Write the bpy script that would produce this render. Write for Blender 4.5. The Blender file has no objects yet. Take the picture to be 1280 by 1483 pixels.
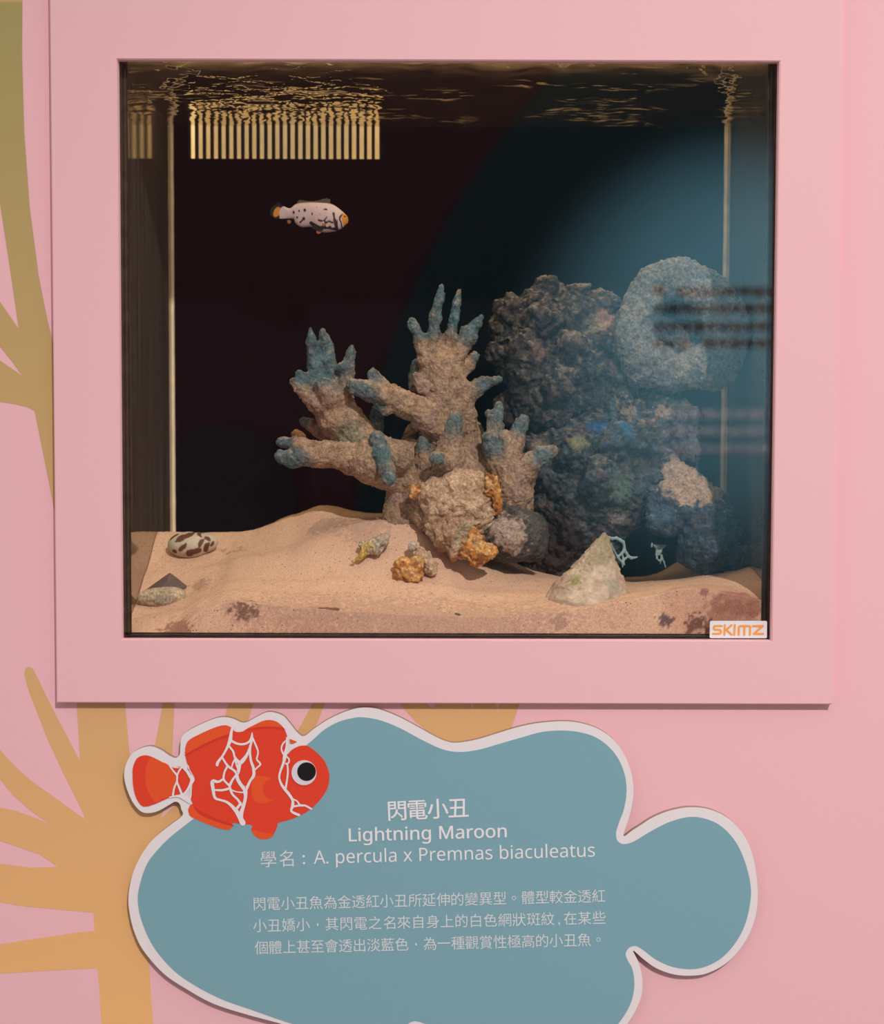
import bpy, bmesh, math, random
import numpy as np
from mathutils import Vector, Matrix

random.seed(7)
rng = np.random.default_rng(11)
SC = bpy.context.scene
COL = SC.collection

# ------------------------------------------------------------------ camera, world, lights, exposure
Z0 = 1.45                                    # height of the middle of the aquarium opening
F = 2200.0                                   # focal length in pixels of the 1280 x 1483 frame
PITCH, YAW, ROLL = -0.04921112, -0.0024129, -0.00269414
CAM = np.array([-0.00817459, -1.39504184, Z0 - 0.07711702])


def rot(p, y, r):
    cp, sp, cy, sy, cr, sr = math.cos(p), math.sin(p), math.cos(y), math.sin(y), math.cos(r), math.sin(r)
    Rx = np.array([[1, 0, 0], [0, cp, -sp], [0, sp, cp]])
    Rz = np.array([[cy, -sy, 0], [sy, cy, 0], [0, 0, 1]])
    Ry = np.array([[cr, 0, sr], [0, 1, 0], [-sr, 0, cr]])
    return Rz @ Rx @ Ry


RC = rot(PITCH, YAW, ROLL)                   # columns: right, forward, up
cam_d = bpy.data.cameras.new('camera')
cam_o = bpy.data.objects.new('camera', cam_d)
COL.objects.link(cam_o)
m = Matrix.Identity(4)
for i in range(3):
    m[i][0], m[i][1], m[i][2] = RC[i, 0], RC[i, 2], -RC[i, 1]
    m[i][3] = CAM[i]
cam_o.matrix_world = m
cam_d.sensor_fit = 'HORIZONTAL'
cam_d.sensor_width = 36.0
cam_d.lens = F / 1280 * 36.0
cam_d.clip_start = 0.05
cam_d.dof.use_dof = True
cam_d.dof.focus_distance = 1.47
cam_d.dof.aperture_fstop = 5.0
SC.camera = cam_o

SC.view_settings.view_transform = 'Standard'
SC.view_settings.look = 'None'
SC.view_settings.gamma = 1.0
SC.view_settings.use_curve_mapping = False
SC.view_settings.exposure = 0.0

WORLD_COL, WORLD_STR = (1.0, 0.95, 0.91, 1), 0.86
KEY_POS, KEY_AIM, KEY_W, KEY_COL = (1.30, -3.70, Z0 + 2.75), (0.35, 0.0, Z0 - 1.30), 760.0, (0.98, 0.95, 0.90)
TANK_W, TANK_COL = 1.05, (1.0, 0.82, 0.42)
CHAMBER_W = 1.0
GLOW_W = 1850.0

w = bpy.data.worlds.new('world')
SC.world = w
w.use_nodes = True
w.node_tree.nodes['Background'].inputs[0].default_value = WORLD_COL
w.node_tree.nodes['Background'].inputs[1].default_value = WORLD_STR


def lamp(name, kind, pos, aim, power, color, **kw):
    d = bpy.data.lights.new(name, kind)
    d.energy = power
    d.color = color
    for k, v in kw.items():
        setattr(d, k, v)
    o = bpy.data.objects.new(name, d)
    COL.objects.link(o)
    o.location = pos
    o.rotation_euler = (Vector(aim) - Vector(pos)).to_track_quat('-Z', 'Y').to_euler()
    return o


def P(px, py, y):
    """world point where the photograph's pixel meets the plane at depth y"""
    d = RC @ np.array([(px - 640) / F, 1.0, -(py - 741.5) / F])
    t = (y - CAM[1]) / d[1]
    return CAM + d * t


def mpp(y):
    return (y - CAM[1]) / F                  # metres per photograph pixel at depth y


# depths
Y_WALL = 0.009
Y_GF, Y_GB = 0.0100, 0.0190                  # front pane
Y_IN, Y_BACK = 0.0195, 0.290                 # inside of the tank
X_L = P(250, 640, Y_BACK)[0]
X_R = P(1048, 640, Y_BACK)[0]
Z_WATER = P(640, 96, Y_IN)[2]
Z_BASE = P(640, 920, Y_IN)[2]
Z_LID = Z_WATER + 0.20
Y_OPP = -4.0                                 # the wall across the room

lamp('key_spot', 'SPOT', KEY_POS, KEY_AIM, KEY_W, KEY_COL, shadow_soft_size=0.06, spot_size=math.radians(54), spot_blend=1.0)
lamp('tank_light', 'AREA', (0.0, 0.160, Z_LID - 0.01), (0.0, 0.1605, 0), TANK_W, TANK_COL, shape='RECTANGLE', size=0.59, size_y=0.22)


def P_mirror(px, py):
    """point on the opposite wall that the front pane mirrors at this pixel"""
    q = P(px, py, 2 * Y_GF - Y_OPP)
    return np.array([q[0], Y_OPP, q[2]])


g = P_mirror(1070, 490)
lamp('display_spot', 'SPOT', (g[0] + 0.35, Y_OPP + 2.1, 2.6), tuple(g), GLOW_W, (0.86, 0.97, 1.0), shadow_soft_size=0.05,
     spot_size=math.radians(40), spot_blend=1.0)


# ------------------------------------------------------------------ numpy tools
def hash3(i, j, k, s=0):
    n = (i * 374761393 + j * 668265263 + k * 2147483647 + s * 1274126177).astype(np.int64)
    n = (n ^ (n >> 13)) * 1274126177
    n = n & 0x7fffffff
    n = (n ^ (n >> 16)) * 668265263
    return ((n & 0x7fffffff) % 100003) / 100003.0


def vnoise(p, s=0):
    i = np.floor(p).astype(np.int64)
    f = p - i
    f = f * f * (3 - 2 * f)
    out = 0
    for dx in (0, 1):
        for dy in (0, 1):
            for dz in (0, 1):
                wgt = (f[:, 0] if dx else 1 - f[:, 0]) * (f[:, 1] if dy else 1 - f[:, 1]) * (f[:, 2] if dz else 1 - f[:, 2])
                out = out + wgt * hash3(i[:, 0] + dx, i[:, 1] + dy, i[:, 2] + dz, s)
    return out


def fbm(p, octv=4, s=0):
    a, t, n = 1.0, 0.0, 0.0
    for o in range(octv):
        t = t + a * vnoise(p * 2 ** o + 17.3 * o, s + o)
        n += a
        a *= 0.5
    return t / n - 0.5


def worley(p, s=0):
    i = np.floor(p).astype(np.int64)
    best = np.full(len(p), 9.0)
    for dx in (-1, 0, 1):
        for dy in (-1, 0, 1):
            for dz in (-1, 0, 1):
                c = i + np.array([dx, dy, dz])
                q = np.stack([c[:, k] + hash3(c[:, 0], c[:, 1], c[:, 2], s + 31 * k) for k in range(3)], 1)
                best = np.minimum(best, ((p - q) ** 2).sum(1))
    return np.sqrt(best)


def srgb(r, g, b):
    c = np.array([r, g, b]) / 255.0
    return np.where(c <= 0.04045, c / 12.92, ((c + 0.055) / 1.055) ** 2.4)


def smooth01(x, a, b):
    t = np.clip((x - a) / (b - a), 0, 1)
    return t * t * (3 - 2 * t)


def spline(pts, n=8, closed=False):
    p = np.array(pts, float)
    N = len(p)
    out = []
    for i in range(N if closed else N - 1):
        if closed:
            a, b, c, d = p[(i - 1) % N], p[i], p[(i + 1) % N], p[(i + 2) % N]
        else:
            a, b, c, d = p[max(i - 1, 0)], p[i], p[i + 1], p[min(i + 2, N - 1)]
        for k in range(n):
            t = k / n
            out.append(0.5 * (2 * b + (c - a) * t + (2 * a - 5 * b + 4 * c - d) * t * t + (3 * b - a - 3 * c + d) * t ** 3))
    if not closed:
        out.append(p[-1])
    return np.array(out)


def surface_nets(f, org, h):
    ins = f < 0
    nx, ny, nz = f.shape
    c = np.zeros((nx - 1, ny - 1, nz - 1), int)
    for dx in (0, 1):
        for dy in (0, 1):
            for dz in (0, 1):
                c += ins[dx:nx - 1 + dx, dy:ny - 1 + dy, dz:nz - 1 + dz]
    act = (c > 0) & (c < 8)
    idx = np.argwhere(act)
    ids = np.full(act.shape, -1, int)
    ids[act] = np.arange(len(idx))
    acc = np.zeros((len(idx), 3))
    cnt = np.zeros(len(idx))
    for ax in range(3):
        o = [k for k in range(3) if k != ax]
        for u in (0, 1):
            for v in (0, 1):
                a = idx.copy()
                a[:, o[0]] += u
                a[:, o[1]] += v
                b = a.copy()
                b[:, ax] += 1
                fa, fb = f[a[:, 0], a[:, 1], a[:, 2]], f[b[:, 0], b[:, 1], b[:, 2]]
                x = (fa < 0) != (fb < 0)
                t = np.where(x, fa / np.where(x, fa - fb, 1), 0)
                q = a.astype(float)
                q[:, ax] += t
                acc[x] += q[x]
                cnt[x] += 1
    verts = org + h * acc / cnt[:, None]
    faces = []
    for ax in range(3):
        o = [(ax + 1) % 3, (ax + 2) % 3]
        s0 = [slice(None)] * 3
        s1 = [slice(None)] * 3
        s0[ax], s1[ax] = slice(0, -1), slice(1, None)
        A, B = ins[tuple(s0)], ins[tuple(s1)]
        e = np.argwhere(A != B)
        ok = (e[:, o[0]] > 0) & (e[:, o[1]] > 0)
        for k in range(3):
            ok &= e[:, k] < act.shape[k]
        e = e[ok]
        flip = ins[e[:, 0], e[:, 1], e[:, 2]]
        q = []
        for (u, v) in ((-1, -1), (0, -1), (0, 0), (-1, 0)):
            c2 = e.copy()
            c2[:, o[0]] += u
            c2[:, o[1]] += v
            q.append(ids[c2[:, 0], c2[:, 1], c2[:, 2]])
        q = np.stack(q, 1)
        q[~flip] = q[~flip][:, ::-1]
        faces.append(q)
    return verts, np.concatenate(faces)


class Field:
    """smooth union of round cones and ellipsoids in world metres, meshed with surface nets"""

    def __init__(self):
        self.items = []

    def cone(self, a, b, ra, rb):
        self.items.append(('c', np.array(a), np.array(b), ra, rb))

    def ell(self, c, r):
        self.items.append(('e', np.array(c), np.array(r, float) * np.ones(3)))

    def chain(self, pts):
        """[(px, py, y, radius_px), ...]"""
        for (a, b) in zip(pts[:-1], pts[1:]):
            self.cone(P(a[0], a[1], a[2]), P(b[0], b[1], b[2]), a[3] * mpp(a[2]), b[3] * mpp(b[2]))

    def blob(self, px, py, y, r, sy=1.0, sz=1.0):
        k = mpp(y)
        self.ell(P(px, py, y), (r * k, r * k * sy, r * k * sz))

    def mesh(self, h, k):
        lo, hi = np.full(3, 9.0), np.full(3, -9.0)
        for it in self.items:
            if it[0] == 'c':
                for q, r in ((it[1], it[3]), (it[2], it[4])):
                    lo, hi = np.minimum(lo, q - r), np.maximum(hi, q + r)
            else:
                lo, hi = np.minimum(lo, it[1] - it[2]), np.maximum(hi, it[1] + it[2])
        pad = k + 3 * h
        lo, hi = lo - pad, hi + pad
        n = np.ceil((hi - lo) / h).astype(int) + 1
        f = np.full(n, 1.0)
        ax = [lo[i] + h * np.arange(n[i]) for i in range(3)]
        for it in self.items:
            if it[0] == 'c':
                a = np.minimum(it[1] - it[3], it[2] - it[4])
                b = np.maximum(it[1] + it[3], it[2] + it[4])
            else:
                a, b = it[1] - it[2], it[1] + it[2]
            i0 = np.maximum(np.floor((a - pad - lo) / h).astype(int), 0)
            i1 = np.minimum(np.ceil((b + pad - lo) / h).astype(int) + 1, n)
            X, Y, Z = np.meshgrid(*[ax[i][i0[i]:i1[i]] for i in range(3)], indexing='ij')
            if it[0] == 'c':
                ab = it[2] - it[1]
                L = max((ab ** 2).sum(), 1e-12)
                t = np.clip(((X - it[1][0]) * ab[0] + (Y - it[1][1]) * ab[1] + (Z - it[1][2]) * ab[2]) / L, 0, 1)
                d = np.sqrt((X - it[1][0] - t * ab[0]) ** 2 + (Y - it[1][1] - t * ab[1]) ** 2 + (Z - it[1][2] - t * ab[2]) ** 2) - (it[3] + t * (it[4] - it[3]))
            else:
                q = np.sqrt(((X - it[1][0]) / it[2][0]) ** 2 + ((Y - it[1][1]) / it[2][1]) ** 2 + ((Z - it[1][2]) / it[2][2]) ** 2)
                d = (q - 1) * it[2].min()
            s = f[i0[0]:i1[0], i0[1]:i1[1], i0[2]:i1[2]]
            hh = np.clip(0.5 + 0.5 * (s - d) / k, 0, 1)
            s[...] = s * (1 - hh) + d * hh - k * hh * (1 - hh)
        return surface_nets(f, lo, h)


# ------------------------------------------------------------------ object helpers
WLOC = {}


def mk(name, verts, faces, mat, parent=None, loc=None, cols=None, smooth=True):
    """one mesh object; verts are world positions"""
    verts = np.asarray(verts, float)
    base = np.zeros(3)
    if parent is not None:
        base = WLOC[parent.name]
        loc = base
    elif loc is not None:
        base = np.array(loc, float)
    me = bpy.data.meshes.new(name)
    me.from_pydata((verts - base).tolist(), [], [list(map(int, f)) for f in faces])
    if cols is not None:
        a = me.color_attributes.new('paint', 'FLOAT_COLOR', 'POINT')
        c = np.ones((len(verts), 4), np.float32)
        c[:, :3] = cols
        a.data.foreach_set('color', c.ravel())
    if smooth:
        me.polygons.foreach_set('use_smooth', np.ones(len(me.polygons), bool))
    me.update()
    o = bpy.data.objects.new(name, me)
    COL.objects.link(o)
    me.materials.append(mat)
    if parent is not None:
        o.parent = parent
    else:
        o.location = base
    WLOC[o.name] = base
    return o


def thing(name, label, cat, loc, group=None):
    o = bpy.data.objects.new(name, None)
    o.empty_display_size = 0.02
    COL.objects.link(o)
    o.location = loc
    WLOC[o.name] = np.array(loc, float)
    return tag(o, label, cat, group)


def tag(o, label, cat, group=None, kind=None):
    o['label'] = label
    o['category'] = cat
    if group:
        o['group'] = group
    if kind:
        o['kind'] = kind
    return o


def structure(o):
    o['kind'] = 'structure'
    return o


def box_vf(x0, x1, y0, y1, z0, z1):
    v = [(x, y, z) for x in (x0, x1) for y in (y0, y1) for z in (z0, z1)]
    f = [(0, 1, 3, 2), (4, 6, 7, 5), (0, 4, 5, 1), (2, 3, 7, 6), (0, 2, 6, 4), (1, 5, 7, 3)]
    return v, f


def boxes(lst):
    V, Fc = [], []
    for b in lst:
        v, f = box_vf(*b)
        Fc += [tuple(i + len(V) for i in q) for q in f]
        V += v
    return V, Fc


def displace(v, f, fn):
    """move vertices along their normals by fn(verts)"""
    me = bpy.data.meshes.new('tmp')
    me.from_pydata(v.tolist(), [], f.tolist())
    me.update()
    n = np.zeros(len(v) * 3)
    me.vertex_normals.foreach_get('vector', n)
    n = n.reshape(-1, 3)
    bpy.data.meshes.remove(me)
    return v + n * fn(v)[:, None], n


def poly_plate(name, outlines, y, thick, mat, parent=None, loc=None, edge=None):
    """flat cut-outs in the wall plane: outlines are pixel polygons on the plane y, given a thickness backwards"""
    bm = bmesh.new()
    k = 0
    for ol in outlines:
        vs = [bm.verts.new(P(p[0], p[1], y)) for p in ol]
        fc = bm.faces.new(vs)
        fc.normal_update()
        if fc.normal.y > 0:
            fc.normal_flip()
        if thick > 0:
            r = bmesh.ops.extrude_face_region(bm, geom=[fc])
            nv = [e for e in r['geom'] if isinstance(e, bmesh.types.BMVert)]
            bmesh.ops.translate(bm, verts=nv, vec=(0, thick, 0))
    bmesh.ops.triangulate(bm, faces=[f_ for f_ in bm.faces if len(f_.verts) > 4])
    bmesh.ops.recalc_face_normals(bm, faces=bm.faces) if thick > 0 else None
    bm.verts.index_update()
    v = np.array([q.co[:] for q in bm.verts])
    f = [[q.index for q in fc.verts] for fc in bm.faces]
    bm.free()
    o = mk(name, v, f, mat, parent, loc, smooth=False)
    if edge:
        o.data.materials.append(edge)
        for p in o.data.polygons:
            if abs(p.normal.y) < 0.5:
                p.material_index = 1
    return o


def ribbon_geo(lines, y, n=5, dy=0.0, cap=6):
    """strokes [(px, py, width), ...] as flat strips with round ends"""
    V, Fc = [], []
    for li, L in enumerate(lines):
        y -= 0.000006
        s = spline(L, n) if len(L) > 2 else np.array(L, float)
        p, wd = s[:, :2], np.maximum(s[:, 2], 0.3)
        t = np.gradient(p, axis=0)
        t /= np.linalg.norm(t, axis=1)[:, None] + 1e-9
        nn = np.stack([-t[:, 1], t[:, 0]], 1)
        b = len(V)
        for i in range(len(p)):
            V.append(P(*(p[i] + nn[i] * wd[i] / 2), y))
            V.append(P(*(p[i] - nn[i] * wd[i] / 2), y))
        for i in range(len(p) - 1):
            Fc.append((b + 2 * i, b + 2 * i + 1, b + 2 * i + 3, b + 2 * i + 2))
        for e, sg in ((0, -1), (len(p) - 1, 1)):
            if cap:
                c0 = len(V)
                for q in range(cap + 1):
                    an = math.pi * q / cap - math.pi / 2
                    V.append(P(*(p[e] + wd[e] / 2 * (sg * t[e] * math.cos(an) + nn[e] * math.sin(an))), y))
                Fc.append(tuple(range(c0, c0 + cap + 1)))
    return V, Fc


# ------------------------------------------------------------------ materials
def newmat(name):
    mt = bpy.data.materials.new(name)
    mt.use_nodes = True
    nt = mt.node_tree
    return mt, nt, nt.nodes['Principled BSDF']


def plain(name, col, rough=0.55, spec=0.3, emit=None, noise=0.0, scale=300.0, bump=0.0):
    mt, nt, b = newmat(name)
    b.inputs['Base Color'].default_value = (*col, 1)
    b.inputs['Roughness'].default_value = rough
    b.inputs['Specular IOR Level'].default_value = spec
    if noise or bump:
        tc = nt.nodes.new('ShaderNodeTexCoord')
        nz = nt.nodes.new('ShaderNodeTexNoise')
        nz.inputs['Scale'].default_value = scale
        nz.inputs['Detail'].default_value = 3
        nt.links.new(tc.outputs['Object'], nz.inputs['Vector'])
        mp = nt.nodes.new('ShaderNodeMapRange')
        mp.inputs[1].default_value, mp.inputs[2].default_value = 0.3, 0.7
        mp.inputs[3].default_value, mp.inputs[4].default_value = 1 - noise, 1 + noise
        nt.links.new(nz.outputs['Fac'], mp.inputs[0])
        mx = nt.nodes.new('ShaderNodeVectorMath')
        mx.operation = 'SCALE'
        mx.inputs[0].default_value = col
        nt.links.new(mp.outputs[0], mx.inputs['Scale'])
        nt.links.new(mx.outputs[0], b.inputs['Base Color'])
        if bump:
            bp = nt.nodes.new('ShaderNodeBump')
            bp.inputs['Strength'].default_value = bump
            bp.inputs['Distance'].default_value = 0.001
            nt.links.new(nz.outputs['Fac'], bp.inputs['Height'])
            nt.links.new(bp.outputs[0], b.inputs['Normal'])
    return mt


def painted(name, rough=0.85, spec=0.2, grain=0.25, scale=700.0, bump=0.6, dist=0.0012, speck=None):
    """vertex colour of the thing itself, broken up by fine grain and a fine bump"""
    mt, nt, b = newmat(name)
    b.inputs['Roughness'].default_value = rough
    b.inputs['Specular IOR Level'].default_value = spec
    at = nt.nodes.new('ShaderNodeAttribute')
    at.attribute_name = 'paint'
    tc = nt.nodes.new('ShaderNodeTexCoord')
    nz = nt.nodes.new('ShaderNodeTexNoise')
    nz.inputs['Scale'].default_value = scale
    nz.inputs['Detail'].default_value = 4
    nz.inputs['Roughness'].default_value = 0.65
    nt.links.new(tc.outputs['Object'], nz.inputs['Vector'])
    mp = nt.nodes.new('ShaderNodeMapRange')
    mp.inputs[1].default_value, mp.inputs[2].default_value = 0.28, 0.72
    mp.inputs[3].default_value, mp.inputs[4].default_value = 1 - grain, 1 + grain
    nt.links.new(nz.outputs['Fac'], mp.inputs[0])
    mx = nt.nodes.new('ShaderNodeVectorMath')
    mx.operation = 'SCALE'
    nt.links.new(at.outputs['Color'], mx.inputs[0])
    nt.links.new(mp.outputs[0], mx.inputs['Scale'])
    last = mx.outputs[0]
    if speck:
        vo = nt.nodes.new('ShaderNodeTexVoronoi')
        vo.inputs['Scale'].default_value = speck[0]
        nt.links.new(tc.outputs['Object'], vo.inputs['Vector'])
        sep = nt.nodes.new('ShaderNodeSeparateColor')
        nt.links.new(vo.outputs['Color'], sep.inputs[0])
        lt = nt.nodes.new('ShaderNodeMath')
        lt.operation = 'LESS_THAN'
        lt.inputs[1].default_value = speck[1]
        nt.links.new(sep.outputs[0], lt.inputs[0])
        l2 = nt.nodes.new('ShaderNodeMath')
        l2.operation = 'LESS_THAN'
        l2.inputs[1].default_value = 0.45
        nt.links.new(vo.outputs['Distance'], l2.inputs[0])
        ml = nt.nodes.new('ShaderNodeMath')
        ml.operation = 'MULTIPLY'
        nt.links.new(lt.outputs[0], ml.inputs[0])
        nt.links.new(l2.outputs[0], ml.inputs[1])
        mc = nt.nodes.new('ShaderNodeMix')
        mc.data_type = 'RGBA'
        nt.links.new(ml.outputs[0], mc.inputs['Factor'])
        nt.links.new(last, mc.inputs['A'])
        mc.inputs['B'].default_value = (*speck[2], 1)
        last = mc.outputs['Result']
    nt.links.new(last, b.inputs['Base Color'])
    if bump:
        bp = nt.nodes.new('ShaderNodeBump')
        bp.inputs['Strength'].default_value = bump
        bp.inputs['Distance'].default_value = dist
        nt.links.new(nz.outputs['Fac'], bp.inputs['Height'])
        nt.links.new(bp.outputs[0], b.inputs['Normal'])
    return mt


def glassy(name, ior, refl_tint=(1, 1, 1), clear=(1, 1, 1), rough=0.0, f0=None):
    """thin clear sheet: what is behind it plus a Fresnel mirror image"""
    mt = bpy.data.materials.new(name)
    mt.use_nodes = True
    nt = mt.node_tree
    nt.nodes.remove(nt.nodes['Principled BSDF'])
    tr = nt.nodes.new('ShaderNodeBsdfTransparent')
    tr.inputs[0].default_value = (*clear, 1)
    gl = nt.nodes.new('ShaderNodeBsdfGlossy')
    gl.inputs['Color'].default_value = (*refl_tint, 1)
    gl.inputs['Roughness'].default_value = rough
    mx = nt.nodes.new('ShaderNodeMixShader')
    if f0 is None:
        fr = nt.nodes.new('ShaderNodeFresnel')
        fr.inputs['IOR'].default_value = ior
        nt.links.new(fr.outputs[0], mx.inputs[0])
    else:                                    # Schlick's curve, the same from both faces of a pane
        lw = nt.nodes.new('ShaderNodeLayerWeight')
        lw.inputs['Blend'].default_value = 0.5
        pw = nt.nodes.new('ShaderNodeMath')
        pw.operation = 'POWER'
        pw.inputs[1].default_value = 5.0
        nt.links.new(lw.outputs['Facing'], pw.inputs[0])
        ma = nt.nodes.new('ShaderNodeMath')
        ma.operation = 'MULTIPLY_ADD'
        ma.inputs[1].default_value, ma.inputs[2].default_value = 1 - f0, f0
        nt.links.new(pw.outputs[0], ma.inputs[0])
        nt.links.new(ma.outputs[0], mx.inputs[0])
    nt.links.new(tr.outputs[0], mx.inputs[1])
    nt.links.new(gl.outputs[0], mx.inputs[2])
    nt.links.new(mx.outputs[0], nt.nodes['Material Output'].inputs[0])
    return mt


def gradient_z(name, stops, rough=0.6):
    """printed ink whose colour changes with height"""
    mt, nt, b = newmat(name)
    b.inputs['Roughness'].default_value = rough
    b.inputs['Specular IOR Level'].default_value = 0.25
    ge = nt.nodes.new('ShaderNodeNewGeometry')
    se = nt.nodes.new('ShaderNodeSeparateXYZ')
    nt.links.new(ge.outputs['Position'], se.inputs[0])
    mp = nt.nodes.new('ShaderNodeMapRange')
    mp.inputs[1].default_value, mp.inputs[2].default_value = stops[0][0], stops[-1][0]
    nt.links.new(se.outputs['Z'], mp.inputs[0])
    cr = nt.nodes.new('ShaderNodeValToRGB')
    z0, z1 = stops[0][0], stops[-1][0]
    for i, (z, c) in enumerate(stops):
        e = cr.color_ramp.elements[i] if i < 2 else cr.color_ramp.elements.new(0.5)
        e.position = (z - z0) / (z1 - z0) if i != 1 or len(stops) == 2 else (z - z0) / (z1 - z0)
        e.color = (*c, 1)
    nt.links.new(mp.outputs[0], cr.inputs[0])
    nt.links.new(cr.outputs[0], b.inputs['Base Color'])
    return mt


M_wall = plain('pink_wall_paint', (0.80, 0.44, 0.48), 0.6, 0.2, noise=0.02, scale=900)
M_panel = plain('pink_board_paint', (0.785, 0.445, 0.475), 0.55, 0.25, noise=0.02, scale=900)
M_mural = gradient_z('mural_ink', [(P(0, 1480, Y_WALL)[2], (0.80, 0.42, 0.17)), (P(0, 1050, Y_WALL)[2], (0.66, 0.37, 0.165)),
                                   (P(0, 500, Y_WALL)[2], (0.52, 0.34, 0.135)), (P(0, 0, Y_WALL)[2], (0.34, 0.28, 0.105))])
M_opp = plain('mauve_wall_paint', (0.16, 0.075, 0.10), 0.7, 0.1)
M_floor = plain('grey_floor', (0.22, 0.20, 0.19), 0.5, 0.3)
M_disc = plain('blue_display_paint', (0.055, 0.125, 0.155), 0.8, 0.1)
M_disc2 = plain('grey_blue_display_paint', (0.115, 0.105, 0.125), 0.8, 0.1)
M_dark = plain('dark_print', (0.018, 0.014, 0.013), 0.8, 0.1)
M_lite = plain('pale_print', (0.20, 0.20, 0.22), 0.8, 0.1)
M_white = plain('sign_white', (0.74, 0.66, 0.68), 0.5, 0.25)
M_edge = plain('cut_board_edge', (0.34, 0.24, 0.19), 0.8, 0.1)
M_teal = plain('sign_teal', (0.19, 0.345, 0.405), 0.45, 0.3, noise=0.03, scale=1200)
M_red = plain('fish_red_ink', (0.70, 0.050, 0.022), 0.5, 0.25)
M_red2 = plain('fish_orange_ink', (0.74, 0.083, 0.022), 0.5, 0.25)
M_red3 = plain('fish_deep_red_ink', (0.60, 0.036, 0.02), 0.5, 0.25)
M_eye = plain('eye_white_ink', (0.66, 0.58, 0.66), 0.4, 0.3)
M_black = plain('black_ink', (0.012, 0.010, 0.010), 0.4, 0.3)
M_text = plain('white_lettering', (0.74, 0.70, 0.73), 0.5, 0.2)
M_text2 = plain('pale_lettering', (0.62, 0.63, 0.66), 0.5, 0.2)
M_stick = plain('sticker_white', (0.72, 0.70, 0.74), 0.35, 0.4)
M_orange = plain('sticker_orange', (0.86, 0.31, 0.045), 0.4, 0.3)
M_glass = glassy('front_glass', 1.5, f0=0.05)
M_back = plain('black_back_wall', (0.0025, 0.002, 0.0025), 0.6, 0.02)
M_tankblack = plain('black_plastic', (0.010, 0.008, 0.007), 0.5, 0.3)
M_seam = plain('tan_silicone', (0.85, 0.68, 0.46), 0.5, 0.3, noise=0.12, scale=60)
M_bead = plain('dark_silicone', (0.040, 0.026, 0.012), 0.6, 0.15, noise=0.5, scale=90)
M_comb = plain('dark_comb', (0.012, 0.009, 0.008), 0.5, 0.2)
M_chamber = plain('cream_chamber', (0.80, 0.66, 0.45), 0.7, 0.1)


def side_wall_mat():
    """tank side seen from inside: film of algae over a sheet that mirrors the tank"""
    mt, nt, b = newmat('side_glass')
    tc = nt.nodes.new('ShaderNodeTexCoord')
    mpn = nt.nodes.new('ShaderNodeMapping')
    mpn.inputs['Scale'].default_value = (1, 160, 5)
    nz = nt.nodes.new('ShaderNodeTexNoise')
    nz.inputs['Scale'].default_value = 1.0
    nz.inputs['Detail'].default_value = 4
    nt.links.new(tc.outputs['Object'], mpn.inputs[0])
    nt.links.new(mpn.outputs[0], nz.inputs['Vector'])
    cr = nt.nodes.new('ShaderNodeValToRGB')
    cr.color_ramp.elements[0].position = 0.3
    cr.color_ramp.elements[0].color = (0.085, 0.066, 0.052, 1)
    cr.color_ramp.elements[1].position = 0.75
    cr.color_ramp.elements[1].color = (0.22, 0.175, 0.14, 1)
    nt.links.new(nz.outputs['Fac'], cr.inputs[0])
    nt.links.new(cr.outputs[0], b.inputs['Base Color'])
    b.inputs['Roughness'].default_value = 0.8
    b.inputs['Specular IOR Level'].default_value = 0.0
    gl = nt.nodes.new('ShaderNodeBsdfGlossy')
    gl.inputs['Roughness'].default_value = 0.06
    gl.inputs['Color'].default_value = (0.85, 0.8, 0.72, 1)
    mx = nt.nodes.new('ShaderNodeMixShader')
    mx.inputs[0].default_value = 0.55
    nt.links.new(b.outputs[0], mx.inputs[1])
    nt.links.new(gl.outputs[0], mx.inputs[2])
    nt.links.new(mx.outputs[0], nt.nodes['Material Output'].inputs[0])
    return mt


M_side = side_wall_mat()
M_water = glassy('water_surface', 1.33, refl_tint=(0.80, 0.74, 0.66), clear=(1, 1, 1))
nt_ = M_water.node_tree                       # tan translucent film imitates reflected glow and flecks, densest along the pane
at_ = nt_.nodes.new('ShaderNodeAttribute')
at_.attribute_name = 'paint'
tl_ = nt_.nodes.new('ShaderNodeBsdfTranslucent')
tl_.inputs[0].default_value = (0.62, 0.44, 0.30, 1)
mf_ = nt_.nodes.new('ShaderNodeMixShader')
nt_.links.new(at_.outputs['Fac'], mf_.inputs[0])
nt_.links.new(nt_.nodes['Mix Shader'].outputs[0], mf_.inputs[1])
nt_.links.new(tl_.outputs[0], mf_.inputs[2])
nt_.links.new(mf_.outputs[0], nt_.nodes['Material Output'].inputs[0])
M_sand = painted('sand_grains', 0.95, 0.1, grain=0.34, scale=1000, bump=0.5, dist=0.0008, speck=(650, 0.014, (0.22, 0.11, 0.075)))
M_coral = painted('coral_skin', 0.9, 0.15, grain=0.42, scale=560, bump=1.0, dist=0.0022)
M_rock = painted('rock_crust', 0.9, 0.15, grain=0.55, scale=420, bump=1.0, dist=0.0026)
M_crust = painted('orange_crust', 0.7, 0.3, grain=0.45, scale=600, bump=0.8, dist=0.001)
M_shell = painted('shell', 0.6, 0.3, grain=0.14, scale=500, bump=0.3, dist=0.0006)
M_fish = painted('fish_skin', 0.5, 0.3, grain=0.06, scale=1200, bump=0.1, dist=0.0003)

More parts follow.
